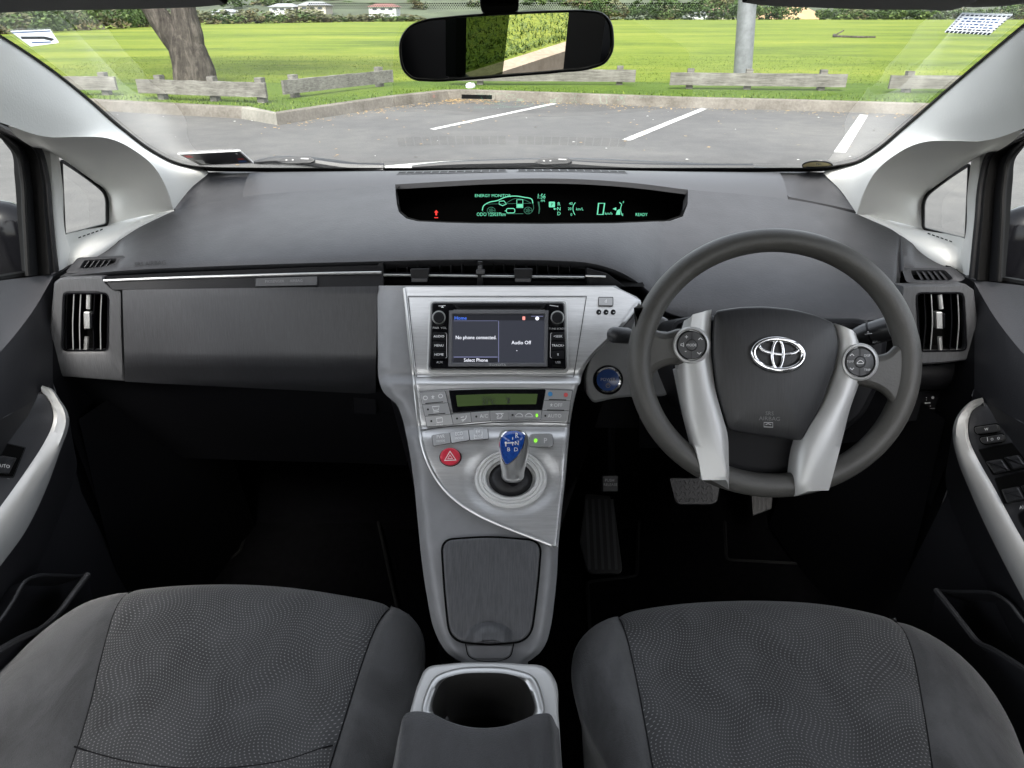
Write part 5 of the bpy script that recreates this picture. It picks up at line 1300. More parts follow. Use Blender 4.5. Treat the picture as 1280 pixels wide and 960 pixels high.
def f_oval(mb, P):
    E = ell(1022, 206.3, 19.5, 6.2, 40); mb.prism(E, SGL, .0004, .0015, CARDB); mb.fill(inset(E, 1.2), SGL, .0019, YEL); mb.text('No.', 1024, 203.6, 4.5, SGL, .0023, INKB); mb.strip([(1008, 207.6), (1036, 207.6)], SGL, 1.3, .0023, INKB); mb.strip([(1013, 210), (1031, 210)], SGL, .9, .0023, INKB)
decal('oval_sticker', 'small yellow oval sticker at the lower driver side corner of the windscreen', 'sticker', None, f_oval)
# ================================================================== PILLAR TRIMS
def pillar(s):
    t = thing('windscreen_pillar', 'pale grey passenger side pillar trim with small triangular quarter window' if s < 0 else 'pale grey driver side pillar trim with small triangular quarter window', 'pillar trim', (s * .7, 1.2, 1.0), 'front pillar trims')
    def fE(x, y, k): return (interp(SUMR, y) - x) if s > 0 else x
    def fW(x): return x if s < 0 else 1288 - x
    dw = 0 if s < 0 else 5
    def P(q, m='e'):
        x, y, w = q
        return Y(fE(x, y, 0), y, w) if m == 'e' else Y(fW(x), y + dw, w)
    edge = [(-140, -35, .72), (-60, 10, .815), (0, 46, .893), (60, 86.5, .992), (110, 126.5, 1.10), (150, 161.5, 1.228), (190, 191.5, 1.328), (215, 204.5, 1.383), (261, 215, 1.465)]
    ridge = [(-140, 118, .66), (-60, 136, .76), (0, 153, .85), (60, 171, .96), (100, 171, 1.03), (130, 172, 1.085), (165, 186, 1.17), (196, 213, 1.25), (217, 262, 1.325)]
    e = [V(s * .565, .36, 1.40)] + [P(q) for q in edge]; r = [V(s * .63, .30, 1.37)] + [P(q, 'w') for q in ridge]
    mid = [a.lerp(b, .5) + (CAM - a).normalized() * .012 for a, b in zip(e, r)]
    mid[-1] = e[-1].lerp(r[-1], .5) + V(0, -.004, .004)
    # smooth front strip
    mb = MB(); G = mb.loft([[p + V(s * .01, .02, 0) for p in e], e, mid, r], 70, 24, TRIM, byidx=True)
    rs = G[-1]
    # recess face from the ridge to the window and sill strip
    win_top = [(50, 189), (62, 191), (77, 198.5), (97, 212), (120, 229.5), (130, 238), (134, 248), (134.5, 270), (135, 281)]
    wt = [X(fW(x), y + dw, s * .757) for x, y in win_top]
    ri = [P(q, 'w') for q in [(10, 157, .87), (35, 164, .915), (60, 171, .96), (95, 171, 1.02), (130, 172, 1.085), (165, 186, 1.17), (196, 213, 1.25), (210, 240, 1.295), (217, 262, 1.325)]]
    mid2 = [a.lerp(b, .18) + V(s * .004, 0, -.001) for a, b in zip(ri, wt)]
    mb.loft([ri, mid2, [a.lerp(b, .55) + V(s * .006, 0, .0) for a, b in zip(ri, wt)], wt], 70, 20, TRIM, byidx=True)
    # post by the door seal
    pl = [(58, 168), (62, 182), (66, 225), (68.5, 270), (72, 310), (75, 339)]; pr = [(68, 172), (71, 188), (78, 235), (81, 293), (88, 316), (81, 337)]
    a = [X(fW(x), y + dw, s * .735) for x, y in pl]; b = [X(fW(x), y + dw, s * .752) for x, y in pr]
    m = [p.lerp(q, .5) + V(-s * .008, -.004, 0) for p, q in zip(a, b)]
    mb.loft([[p + V(s * .02, -.0, 0) for p in a], a, m, b, [p + V(s * .012, .02, 0) for p in b]], 40, 14, TRIM, byidx=True)
    # sill strip
    su = [(78, 300), (81, 294), (100, 288.5), (120, 283.5), (136, 280), (180, 266), (218, 254)]; sl = [(80, 337), (90, 331), (104, 322), (127, 311), (150, 297), (180, 281), (217, 262)]
    uy = [X(fW(x), y + dw * (1 if i < 5 else .8), s * w) for i, ((x, y), w) in enumerate(zip(su, (.745, .755, .756, .757, .757, .72, .668)))]
    lyy = [1.125, 1.13, 1.14, 1.18, 1.235, 1.285, 1.332]
    ly = [Y(fW(x), y + dw * (1 - i / 8), w) for i, ((x, y), w) in enumerate(zip(sl, lyy))]
    mb.loft([uy, [p.lerp(q, .5) + V(0, 0, .004) for p, q in zip(uy, ly)], ly, [p + V(0, .01, -.02) for p in ly]], 40, 12, TRIM, byidx=True)
    pt = mb.build('pillar_cover', t, ang=50)
    # vent slots in the sill strip
    SSl = plane3(uy[2], uy[4], ly[3])
    mb = MB()
    for k in range(6):
        x = 98 + k * 5.4; y = 296.5 - k * 1.9
        mb.fill([(fW(x), y + dw), (fW(x + 3.4), y + dw - 1.2), (fW(x + 3.4), y + dw + .3), (fW(x), y + dw + 1.5)], SSl, .004, VOID)
    mb.build('demist_slots', pt)
    # quarter window gasket and glass
    WO = [(77, 201.5), (98, 215), (121, 232), (130, 240.5), (133, 250), (133.2, 280), (108, 286.5), (81, 293.5)]
    SWn = Plane(X(fW(110), 250 + dw, s * .762), V(-s, -.08, .05))
    WOp = [(fW(x), y + dw) for x, y in WO]; WOp = rp(WOp, [3, 20, 12, 5, 5, 4, 10, 3], 4)
    mb = MB(); o2 = inset(WOp, -3.0); i2 = inset(WOp, 1.6)
    mb.ring([[SWn(*q, -.02) for q in o2], [SWn(*q, .006) for q in o2], [SWn(*q, .007) for q in inset(WOp, .4)], [SWn(*q, .002) for q in i2], [SWn(*q, -.012) for q in i2]], BLACK); mb.build('window_gasket', t, ang=40)
    mb = MB(); mb.cap([SWn(*q, -.01) for q in inset(WOp, -1)], SIDEGLASS); mb.build('quarter_glass', t)
    return t
pillar(-1); pillar(1)
# ================================================================== ROOF, VISORS, REAR VIEW MIRROR
rf = thing('car_roof', 'grey cloth headlining of the car roof along the top of the windscreen', 'roof lining', (0, .5, 1.36))
mb = MB()
fr = [(-150, -30, .74), (0, 4, .80), (200, 0, .85), (420, -4, .885), (640, -6, .895), (860, -4, .885), (1080, 0, .85), (1280, 4, .80), (1400, -30, .74)]
a = [Y(*q) for q in fr]
mb.loft([[p + V(0, .02, .02) for p in a], a, [p + V(0, -.03, .012) for p in a], [p + V(0, -.16, .035) for p in a]], 50, 12, HEADLINE, byidx=True)
q = [p + V(0, -.16, .035) for p in a]
mb.loft([q, [V(p.x * .98, .35, 1.425) for p in q], [V(p.x * .98, -.1, 1.435) for p in q], [V(p.x * .96, -.75, 1.41) for p in q], [V(p.x * .92, -1.3, 1.34) for p in q]], 50, 16, HEADLINE, .02, byidx=True)
mb.build('headlining', rf, ang=60)
for s in (-1, 1):
    mb = MB(); L = [V(s * .62, .80, 1.33), V(s * .60, .5, 1.40), V(s * .585, .1, 1.43), V(s * .585, -.5, 1.42), V(s * .58, -1.2, 1.36)]
    mb.tube(spline(L, 30), .035, HEADLINE, 10); mb.build('roof_rail', rf)
for s in (-1, 1):
    P = [(-40, 18, .78), (60, 13.6, .80), (200, 10.5, .83), (262, 7.6, .845), (284, 5, .85)] if s < 0 else [(928, 3, .85), (945, 5.5, .845), (1020, 9.6, .835), (1150, 12, .815), (1192, 11, .81), (1204, 6, .808)]
    mb = MB(); a = spline([Y(*q) for q in P], 30); G = []
    for k in range(10):
        b = math.pi * k / 9 ; G.append([p + V(0, -.010 + .010 * math.cos(b) , .012 - .012 * math.sin(b) * 0 + .010 * (1 - math.sin(b)) - .010) for p in a])
    tube_r = [[p + V(0, math.sin(2 * math.pi * k / 12) * .009, .009 + math.cos(2 * math.pi * k / 12) * -.009) for p in a] for k in range(12)]
    tube_r = [[p + V(0, -.009, 0) for p in a], [p + V(0, 0, .000) for p in a], [p + V(0, .007, .006) for p in a], [p + V(0, .005, .014) for p in a], [p + V(0, -.16, .05) for p in a], [p + V(0, -.16, .04) for p in a]]
    mb.grid(tube_r, VISORM, cv=True); mb.build('sun_visor_panel')
    o = bpy.data.objects[[x.name for x in COL.objects][-1]]
    o.name = 'sun_visor'; tag(o, 'grey sun visor folded up above the passenger side of the windscreen' if s < 0 else 'grey sun visor folded up above the driver side of the windscreen', 'sun visor', 'sun visors')
mir = thing('rear_view_mirror', 'black rear view mirror hanging at the top centre of the windscreen', 'mirror', Y(633, 57, .86))
din = ray(633, 57).normalized(); dout = V(.47, -.845, -.255).normalized(); mn = (dout - din).normalized()
SM = Plane(Y(633, 57, .85), mn)
MO = cspl([(512, 32), (530, 24.5), (560, 20.5), (640, 15), (700, 12.5), (735, 12.5), (754, 16), (764, 27), (767.5, 45), (766, 65), (757, 79), (738, 86.5), (700, 91), (640, 96), (580, 100.5), (535, 102), (516, 99.5), (504, 89), (499, 70), (501, 46)], 120)
mb = MB()
mb.ring([[SM(*q, -.030) for q in inset(MO, 12)], [SM(*q, -.022) for q in inset(MO, 4)], [SM(*q, -.010) for q in inset(MO, .6)], [SM(*q, 0) for q in MO], [SM(*q, .004) for q in inset(MO, 1)], [SM(*q, .0045) for q in inset(MO, 2.6)], [SM(*q, .001) for q in inset(MO, 3.6)]], BLACK); mb.cap([SM(*q, -.030) for q in inset(MO, 12)], BLACK); mb.build('mirror_housing', mir, ang=50)
MIRM = NT('mirror_silvering'); MIRM.base((.80, .82, .80)); MIRM.set(0.0, 1); MIRM = MIRM.m
mb = MB(); mb.cap([SM(*q, .0012) for q in inset(MO, 3.2)], MIRM); mb.build('mirror_glass', mir, ang=0)
mb = MB(); mb.prism(rp([(598, -12), (650, -12), (648, 12), (642, 17), (606, 18), (601, 12)], 3), Plane(Y(625, 5, .875), V(0, -1, .1)), -.03, 0, BLACK, 2); mb.build('mirror_stem', mir)
# ================================================================== BODY SIDES AND REAR (seen in the mirror and around the openings)
bd = thing('cabin_shell', 'dark cabin shell of the car behind the front seats with tinted rear side glass', 'car body', (0, -.5, .3))
mb = MB()
for s in (-1, 1):
    for (y0, y1, z0, z1) in ((-.10, .06, .25, 1.40), (-1.5, -.47, .25, .70), (-1.5, -.86, .70, 1.36)):
        mb.box((min(s * .70, s * .78), y0, z0), (max(s * .70, s * .78), y1, z1), BLACK)
mb.box((-.72, -1.5, .25), (.72, -1.42, 1.0), BLACK); mb.box((-.70, 1.52, .25), (.70, 1.58, 1.0), BLACK)
for s in (-1, 1): mb.box((min(s * .74, s * .80), -1.5, .15), (max(s * .74, s * .80), 1.6, .34), BLACK)
mb.build('cabin_wall', bd, ang=0)
for s in (-1, 1): mb = MB(); mb.grid([[V(s * .74, -.87, .69), V(s * .74, -.72, .69), V(s * .74, -.60, .69), V(s * .74, -.53, .69)], [V(s * .74, -.87, .86), V(s * .74, -.72, .86), V(s * .74, -.58, .86), V(s * .74, -.50, .86)], [V(s * .74, -.87, 1.0), V(s * .74, -.72, 1.0), V(s * .74, -.58, 1.0), V(s * .74, -.48, 1.0)], [V(s * .72, -.87, 1.36), V(s * .72, -.72, 1.37), V(s * .72, -.58, 1.38), V(s * .72, -.50, 1.38)]], TINTED); mb.build('tinted_glass', bd, ang=0)
fl = MB(); fl.box((-.74, -1.45, .20), (.74, 1.55, .262), CARPET); struct('floor', fl, ang=0)
# toe board
mb = MB(); mb.grid([[V(-.70, 1.30, .262), V(.70, 1.30, .262)], [V(-.70, 1.42, .36), V(.70, 1.42, .36)], [V(-.70, 1.52, .62), V(.70, 1.52, .62)]], CARPET); mb.build('toe_board', bd, ang=60)
# wheel arch sheen panels in the footwells
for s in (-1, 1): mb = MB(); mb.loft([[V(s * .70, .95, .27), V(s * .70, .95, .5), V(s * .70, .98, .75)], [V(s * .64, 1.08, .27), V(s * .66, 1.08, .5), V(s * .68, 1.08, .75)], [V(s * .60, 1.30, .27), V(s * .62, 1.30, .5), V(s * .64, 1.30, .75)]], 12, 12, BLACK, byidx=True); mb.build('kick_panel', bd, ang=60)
# mats
def floor_mat(label, P, pip):
    mb = MB(); S = Plane(V(0, 1, .268), V(0, 0, 1)); t = thing('floor_mat', label, 'floor mat', S(*P[0]), 'carpet floor mats')
    mb.prism(rp(P, 6), S, -.004, .003, MATM, 1); mb.build('mat_carpet', t, ang=0)
    mb = MB(); L = rp(P, 6); mb.tube([S(x, y, .003) for x, y in L], .004, PIPING, 6, closed=True); mb.build('edge_piping', t)
floor_mat('black carpet mat with raised piping in the driver footwell', [(738, 800), (734, 728), (796, 720), (799, 630), (905, 630), (908, 700), (1060, 708), (1120, 720), (1180, 800)], None)
floor_mat('black carpet mat in the passenger footwell', [(230, 800), (245, 730), (300, 690), (315, 640), (470, 640), (505, 800)], None)
# ================================================================== PEDALS
PED = mat('pedal_rubber', (.008, .008, .008), .42, grain=(200, .2))
TREAD = mat('pedal_tread', (.055, .055, .055), .45)
pd = thing('brake_pedal', 'black rubber brake pedal with chevron tread under the steering wheel', 'pedal', Y(868, 615, 1.2))
S = Plane(Y(868, 615, 1.18), V(0, -.75, .6)); mb = MB(); P = rp([(836, 597), (902, 597), (897, 628), (890, 631), (850, 631), (844, 628)], 3); mb.prism(P, S, -.012, 0, PED, 1.2)
for r in range(4):
    for k in range(11):
        x = 841 + k * 5.5; y = 602 + r * 7.5
        if x < 895 - r * 1.2 and x > 840 + r * 2: mb.strip([(x - 1.6, y - 2.6 if k % 2 else y + 2.6), (x + 1.6, y + 2.6 if k % 2 else y - 2.6)], S, 1.4, .003, TREAD)
mb.build('pedal_pad', pd)
mb = MB(); mb.tube([S(868, 605, -.012), Y(868, 560, 1.32), Y(868, 520, 1.36)], .010, BLACK, 8); mb.build('pedal_arm', pd)
pd = thing('accelerator_pedal', 'small black ribbed accelerator pedal to the driver side of the brake pedal', 'pedal', Y(952, 634, 1.24))
S = Plane(Y(952, 634, 1.24), V(0, -.7, .7)); mb = MB(); mb.prism(rp([(938, 600), (968, 600), (965, 636), (941, 645)], 2), S, -.012, 0, PED, 1)
for x in (944, 949, 954, 959): mb.strip([(x, 604), (x - .4, 637)], S, 1.4, .0025, TREAD)
mb.build('pedal_pad', pd)
fr_ = thing('footrest', 'black ribbed rubber footrest beside the console in the driver footwell', 'footrest', Y(752, 700, 1.14))
S = plane3(Y(735, 718, 1.12), Y(778, 716, 1.12), Y(740, 615, 1.27)); mb = MB(); mb.prism(rp([(732, 617), (762, 620), (768, 633), (778, 712), (774, 717), (738, 717), (733, 712), (725, 676)], 3), S, -.01, 0, PED, 1)
for k in range(5):
    a = (733 + k * 8, 624); b = (737 + k * 8.4, 712); mb.strip([a, b], S, 3.6, .0016, mat('footrest_rib', (.035, .035, .036), .5) if k == 0 else bpy.data.materials['footrest_rib'])
mb.build('footrest_pad', fr_)
pk = thing('parking_brake_pedal', 'small black parking brake pedal marked PUSH RELEASE above the footrest', 'pedal', Y(763, 606, 1.3))
S = Plane(Y(763, 606, 1.28), V(0, -.8, .5)); mb = MB(); mb.prism(rr(753, 594, 773, 615, 2), S, -.012, 0, PED, 1.2); mb.text('PUSH', 762, 600.5, 5, S, .001, GREYP); mb.text('RELEASE', 763, 606, 4.6, S, .001, GREYP); mb.build('pedal_pad', pk)
mb = MB(); mb.tube([S(763, 600, -.012), Y(763, 560, 1.36), Y(763, 520, 1.4)], .010, BLACK, 8); mb.build('pedal_arm', pk)
# ================================================================== OUTSIDE OF THE CAR
bn = thing('car_bonnet', 'white car bonnet edge just beyond the base of the windscreen', 'bonnet', (0, 2.0, .9))
WPAINT = mat('white_car_paint', (.62, .62, .60), .25, spec=.6)
mb = MB(); G = []
for y, z in ((1.70, .970), (1.78, .976), (1.90, .971), (2.1, .952), (2.4, .90), (2.7, .80), (2.8, .6)):
    G.append([V(-.70 + 1.4 * i / 24, y - .22 * abs(i / 12 - 1) ** 2.2, z - .035 * abs(i / 12 - 1) ** 2.5) for i in range(25)])
mb.grid(G, WPAINT, .004); mb.build('bonnet_panel', bn)
mb = MB(); G = []
for y, z in ((1.60, 1.0), (1.66, .990), (1.72, .978)): G.append([V(-.70 + 1.4 * i / 24, y - .22 * abs(i / 12 - 1) ** 2.2, z - .02 * abs(i / 12 - 1) ** 2.5) for i in range(25)])
mb.grid(G, BLACK, .004); mb.build('cowl_panel', bn)
WIP = mat('wiper_black', (.018, .019, .021), .45)
def wiper(label, blade, arm, br, yb):
    t = thing('windscreen_wiper', label, 'wiper', Y(arm[0][0], arm[0][1], yb), 'windscreen wipers lying along the base of the glass')
    mb = MB(); n = 30; L = ospl(blade, n); P = [Y(x, y, yb + .02) for x, y in L]; r = [.005 + .009 * math.sin(math.pi * i / (n - 1)) ** .6 for i in range(n)]; mb.tube(P, r, WIP, 8, flat=.8); mb.build('wiper_blade', t)
    mb = MB(); n = 24; L = ospl(arm, n); mb.tube([Y(x, y, yb) for x, y in L], [.013 - .005 * i / (n - 1) for i in range(n)], WIP, 8); mb.build('wiper_arm', t)
    S = Plane(Y(br[0], br[1], yb - .012), V(0, -1, .3)); mb = MB(); x, y = br; mb.prism(rp([(x - 22, y + 3), (x - 14, y - 3), (x + 4, y - 4.5), (x + 20, y - 3.5), (x + 26, y + 1), (x + 20, y + 4), (x - 10, y + 5)], 2), S, -.012, 0, WIP, 1); mb.fill(ell(x - 10, y + .5, 1.3, 1, 8), S, .001, GREYP); mb.fill(ell(x - 2, y + .3, 1.3, 1, 8), S, .001, GREYP); mb.strip([(x + 8, y - 1.5), (x + 18, y - 1)], S, 1.4, .001, GREYP); mb.build('blade_clip', t)
wiper('black wiper with its long blade across the centre of the windscreen base', [(515, 209), (560, 206), (620, 204.5), (690, 203.5), (760, 205), (840, 208), (900, 210), (966, 212.5)], [(940, 212), (850, 211), (760, 208), (690, 203)], (690, 200.5), 1.645)
wiper('black wiper at the passenger side corner of the windscreen base', [(318, 203), (345, 201), (380, 202), (420, 206), (470, 211)], [(480, 212), (430, 209), (390, 203), (375, 201)], (368, 199.5), 1.58)
for s in (-1, 1):
    t = thing('door_mirror', 'black door mirror outside the passenger front window' if s < 0 else 'black door mirror outside the driver front window', 'door mirror', (s * .9, 1.2, .95), 'door mirrors')
    c = X(-12 if s < 0 else 1300, 306 if s < 0 else 312, s * 1.0); mb = MB(); G = []
    for j in range(17):
        a = math.pi * j / 16; G.append([c + V(math.sin(a) * math.copysign(abs(math.cos(2 * math.pi * k / 28)) ** .7, math.cos(2 * math.pi * k / 28)) * .10, -.05 + .11 * (1 - math.cos(a)) / 2, math.sin(a) ** .6 * math.copysign(abs(math.sin(2 * math.pi * k / 28)) ** .7, math.sin(2 * math.pi * k / 28)) * .085) for k in range(28)])
    mb.grid(G, GLOSSB, cu=True); mb.build('mirror_shell', t, ang=60)
    mb = MB(); mb.tube([c + V(-s * .06, .01, -.06), V(s * .77, 1.2, .90)], .025, BLACK, 8); mb.build('mirror_arm', t)
# ================================================================== CAR PARK, FIELD, TREES
def asphalt():
    t = NT('asphalt'); t.set(.85, 0, .3); v = t.coord()
    big = t.noise(v, .35, 4, .6, .4); fine = t.noise(v, 38, 4, .8); med = t.noise(v, 4, 4)
    x = t.math('ADD', t.math('MULTIPLY', big, .45), t.math('ADD', t.math('MULTIPLY', fine, .3), t.math('MULTIPLY', med, .25)))
    t.base(t.ramp(x, [(.34, (.056, .056, .056)), (.5, (.085, .084, .082)), (.66, (.125, .122, .114))])); t.bump(fine, .5, .01); return t.m
ASPH = asphalt()
mb = MB(); mb.grid([[V(x, y, 0) for x in (-600, -60, 60, 600)] for y in (-200, -20, 30, 900)], ASPH, flip=False); struct('car_park', mb, ang=0)
PAINT = NT('road_paint'); f = PAINT.noise(PAINT.coord(), 14, 5, .7); PAINT.base(PAINT.ramp(f, [(.36, (.13, .13, .125)), (.50, (.50, .50, .48)), (.8, (.66, .66, .64))])); PAINT.set(.7); PAINT = PAINT.m
for k, P in enumerate(([(537, 161), (544, 162), (697, 129.5), (690, 129)], [(777, 174.5), (788, 175.5), (884, 136), (877, 135)], [(1042, 190), (1057, 190.5), (1085, 144), (1075, 143)])):
    mb = MB(); mb.cap([Z(x, y, .004) for x, y in P], PAINT); o = struct('parking_line', mb, ang=0); o.data.polygons[0].use_smooth = False
def concrete(name, a, b, k=1):
    t = NT(name); t.set(.9, 0, .2); v = t.coord(); n = t.noise(v, 2.2, 6, .7); m_ = t.noise(v, 30, 3)
    t.base(t.ramp(t.math('ADD', t.math('MULTIPLY', n, .7), t.math('MULTIPLY', m_, .3)), [(.32, a), (.68, b)])); t.bump(m_, .4, .01); return t.m
CONC = concrete('weathered_concrete', (.075, .067, .055), (.20, .185, .16)); CONCW = concrete('pale_painted_concrete', (.13, .125, .105), (.27, .26, .225))
KB = [(-400, 103), (-120, 118), (124, 138.5), (220, 144), (302, 148.5), (347, 156.5), (430, 143), (500, 132), (562, 124.5), (575, 124), (620, 125.3), (850, 134.5), (1000, 138.5), (1152, 143.5), (1350, 149), (1700, 158)]
kb = [Z(x, y, 0) for x, y in KB]
def off(P, d):
    out = []
    for i, p in enumerate(P):
        a, b = P[max(0, i - 1)], P[min(len(P) - 1, i + 1)]; t = (b - a).normalized(); out.append(V(p.x - t.y * d, p.y + t.x * d, p.z))
    return out
ktop = off(kb, .03); kback = off(kb, .17)
mb = MB()
def seg(i0, i1, m):
    A = [kb[i] for i in range(i0, i1 + 1)]; B = [ktop[i] + V(0, 0, .14) for i in range(i0, i1 + 1)]; B2 = [ktop[i].lerp(kback[i], .12) + V(0, 0, .15) for i in range(i0, i1 + 1)]; C_ = [kback[i] + V(0, 0, .15) for i in range(i0, i1 + 1)]
    mb.grid([[p - V(0, 0, .05) for p in A], A, B, B2, C_, [p - V(0, 0, .2) for p in C_]], m)
seg(0, 4, CONC); seg(4, 5, CONCW); seg(5, 15, CONC); kerb = struct('kerb', mb, ang=30)
mb = MB(); S = plane3(kb[9] + V(0, -.012, 0), kb[10] + V(0, -.012, 0), kb[9] + V(0, .012, .14)); mb.prism([(572, 116.5), (619, 117.5), (619, 125), (572, 124)], S, -.01, .012, CONC, .6); mb.fill([(577, 118), (615, 118.8), (615, 124), (577, 123.2)], S, .014, VOID); tag(mb.build('kerb_drain', None), 'dark stormwater drain opening in the kerb at the corner of the car park', 'drain')
def grassmat(name, a, b, c, straw=(.20, .17, .06)):
    t = NT(name); t.set(.9, 0, .15); v = t.coord()
    n1 = t.noise(t.coord((.35, 1, 1)), .16, 5, .65, .4); n2 = t.noise(t.coord((.6, 1, 1)), 1.4, 7, .8); n3 = t.noise(t.coord((.5, 1, 1)), 22, 4, .8)
    x = t.math('ADD', t.math('MULTIPLY', n1, .5), t.math('ADD', t.math('MULTIPLY', n2, .28), t.math('MULTIPLY', n3, .22)))
    cl = t.ramp(x, [(.40, a), (.5, b), (.60, c)])
    st = t.ramp(t.noise(v, .8, 5, .8, 1), [(.60, (0, 0, 0)), (.72, (1, 1, 1))])
    sf = t.math('MULTIPLY', st, .45)
    t.base(t.mixc(sf, cl, straw)); t.bump(n3, .6, .03); return t.m
GRASS = grassmat('field_grass', (.046, .074, .009), (.102, .140, .013), (.172, .190, .026))
GRASSN = grassmat('verge_grass', (.034, .062, .008), (.060, .100, .011), (.100, .138, .019), (.14, .12, .05))
zt = .145
mb = MB()
far = [V(500, 60, zt), V(700, 600, zt), V(-700, 600, zt), V(-500, 60, zt)]
back = [p + V(0, 0, zt) for p in off(kb, .14)]
n = len(back)
# field as strips so texture and shading stay smooth: near verge strip then the wide field
v2 = [p + V(0, 0, zt) for p in off(kb, .14)]
fy = [V(p.x * 1.12 + (0 if i else 0), max(p.y + 2.2, 14.5) if abs(p.x) < 12 else p.y + 2.2, zt + .02) for i, p in enumerate(v2)]
mb.grid([v2, [a.lerp(b, .5) + V(0, 0, .03) for a, b in zip(v2, fy)], fy], GRASSN, flip=None)
struct('grass_verge', mb, ang=60)
mb = MB(); G = [fy]
for d in (20, 30, 45, 70, 110, 170, 260):
    G.append([V(p.x * (d / 15) + 0, d + (3 if d < 30 else 0) * 0 + max(0, p.y - 15) * .2, zt + .02 + .004 * d * max(0, -p.x * .08) * 0) for p in fy])
mb.grid(G, GRASS, flip=None); struct('grass_field', mb, ang=60)
# grass blades along the verge
BL = [mat('grass_blade_%s' % n, c, .7, spec=.2, var=.25, varscale=3) for n, c in (('dark', (.036, .066, .009)), ('mid', (.064, .108, .012)), ('light', (.12, .16, .026)))]
mb = MB(); r2 = random.Random(3)
def inside_field(x, y):
    # distance in y beyond the kerb back edge
    for a, b in zip(back, back[1:]):
        if min(a.x, b.x) <= x <= max(a.x, b.x) and abs(b.x - a.x) > 1e-6: 
            if y < a.y + (b.y - a.y) * (x - a.x) / (b.x - a.x) + .02: return False
    return True
blades = [[], [], []]
for k in range(60000):
    x = r2.uniform(-11.5, 10.5); y = 10 + 14 * r2.random() ** 1.7
    if not inside_field(x, y): continue
    h = r2.uniform(.02, .055); w = r2.uniform(.006, .012); a = r2.uniform(0, 6.28); l = r2.uniform(0, .05)
    p = V(x, y, zt); q = V(math.cos(a) * w, math.sin(a) * w, 0)
    blades[r2.choice((0, 1, 1, 2))].append((p - q, p + q, p + V(math.cos(a + 1.5) * l, math.sin(a + 1.5) * l, h)))
for g, m in zip(blades, BL): mb.add([v for t_ in g for v in t_], [(3 * i, 3 * i + 1, 3 * i + 2) for i in range(len(g))], m)
o = mb.build('verge_grass_blades', None, ang=0); o['kind'] = 'stuff'; o['label'] = 'longer green grass blades growing behind the kerb'
# fallen leaves by the kerb
LEAFM = mat('dry_leaf', (.32, .22, .10), .7, var=.3, varscale=2); mb = MB()
for k in range(1100):
    i = r2.choice((7, 7, 8, 8, 9, 9, 9, 9, 10, 10, 10, 5, 6, 11, 12)); u = r2.random(); p = kb[i].lerp(kb[i + 1], u) + V(r2.gauss(0, .1), -abs(r2.gauss(.05, .35)), .006)
    if r2.random() < .12: p = V(r2.uniform(-4, 6), r2.uniform(7, 12), .006)
    if p.y < 6: continue
    a = r2.uniform(0, 6.28); w = r2.uniform(.012, .03); q = V(math.cos(a), math.sin(a), r2.uniform(-.2, .2)) * w; q2 = V(-math.sin(a), math.cos(a), .1) * w * .6
    mb.add([p - q, p + q2, p + q, p - q2], [(0, 1, 2, 3)], LEAFM)
CHIP = mat('pale_chip', (.6, .6, .57), .7)
for k in range(55):
    p = V(r2.uniform(-7, 8), r2.uniform(6.5, 12.5), .006); w = r2.uniform(.008, .022); mb.add([p + V(-w, 0, 0), p + V(0, -w, .004), p + V(w, 0, 0), p + V(0, w, .004)], [(0, 1, 2, 3)], CHIP)
o = mb.build('leaf_litter', None, ang=0); o['kind'] = 'stuff'; o['label'] = 'dry tan leaves scattered on the asphalt along the kerb'
# timber rails
def wood():
    t = NT('weathered_timber'); t.set(.9, 0, .15); g = t.noise(t.coord((1.2, 10, 26)), 1.6, 6, .75, .5); b = t.noise(t.coord(), 3, 5, .7)
    t.base(t.ramp(t.math('ADD', t.math('MULTIPLY', g, .6), t.math('MULTIPLY', b, .4)), [(.34, (.045, .043, .037)), (.5, (.135, .13, .115)), (.68, (.235, .23, .205))])); t.bump(g, .5, .01); return t.m
WOOD = wood()
RAILS = [((60, 96.5, 112), (146, 98, 113), (128,), 'weathered timber rail at the far passenger side edge, partly behind the pale pillar'),
         ((173, 99.5, 116.5), (333, 103.5, 122), (198, 265, 323), 'weathered timber rail in front of the large tree trunk'),
         ((356, 104, 118.5), (492, 90.5, 102.5), (372, 478), 'weathered timber rail set at a slant beside the tree rail'),
         ((560, 88, 101), (794, 89, 102.5), (775, 600), 'weathered timber rail half hidden behind the rear view mirror'),
         ((837, 91.5, 106.5), (1057, 95.5, 109), (863, 937, 1029), 'weathered timber rail in front of the metal lamp post'),
         ((1111, 97.5, 111), (1215, 99, 111), (1137,), 'weathered timber rail by the driver side pillar')]
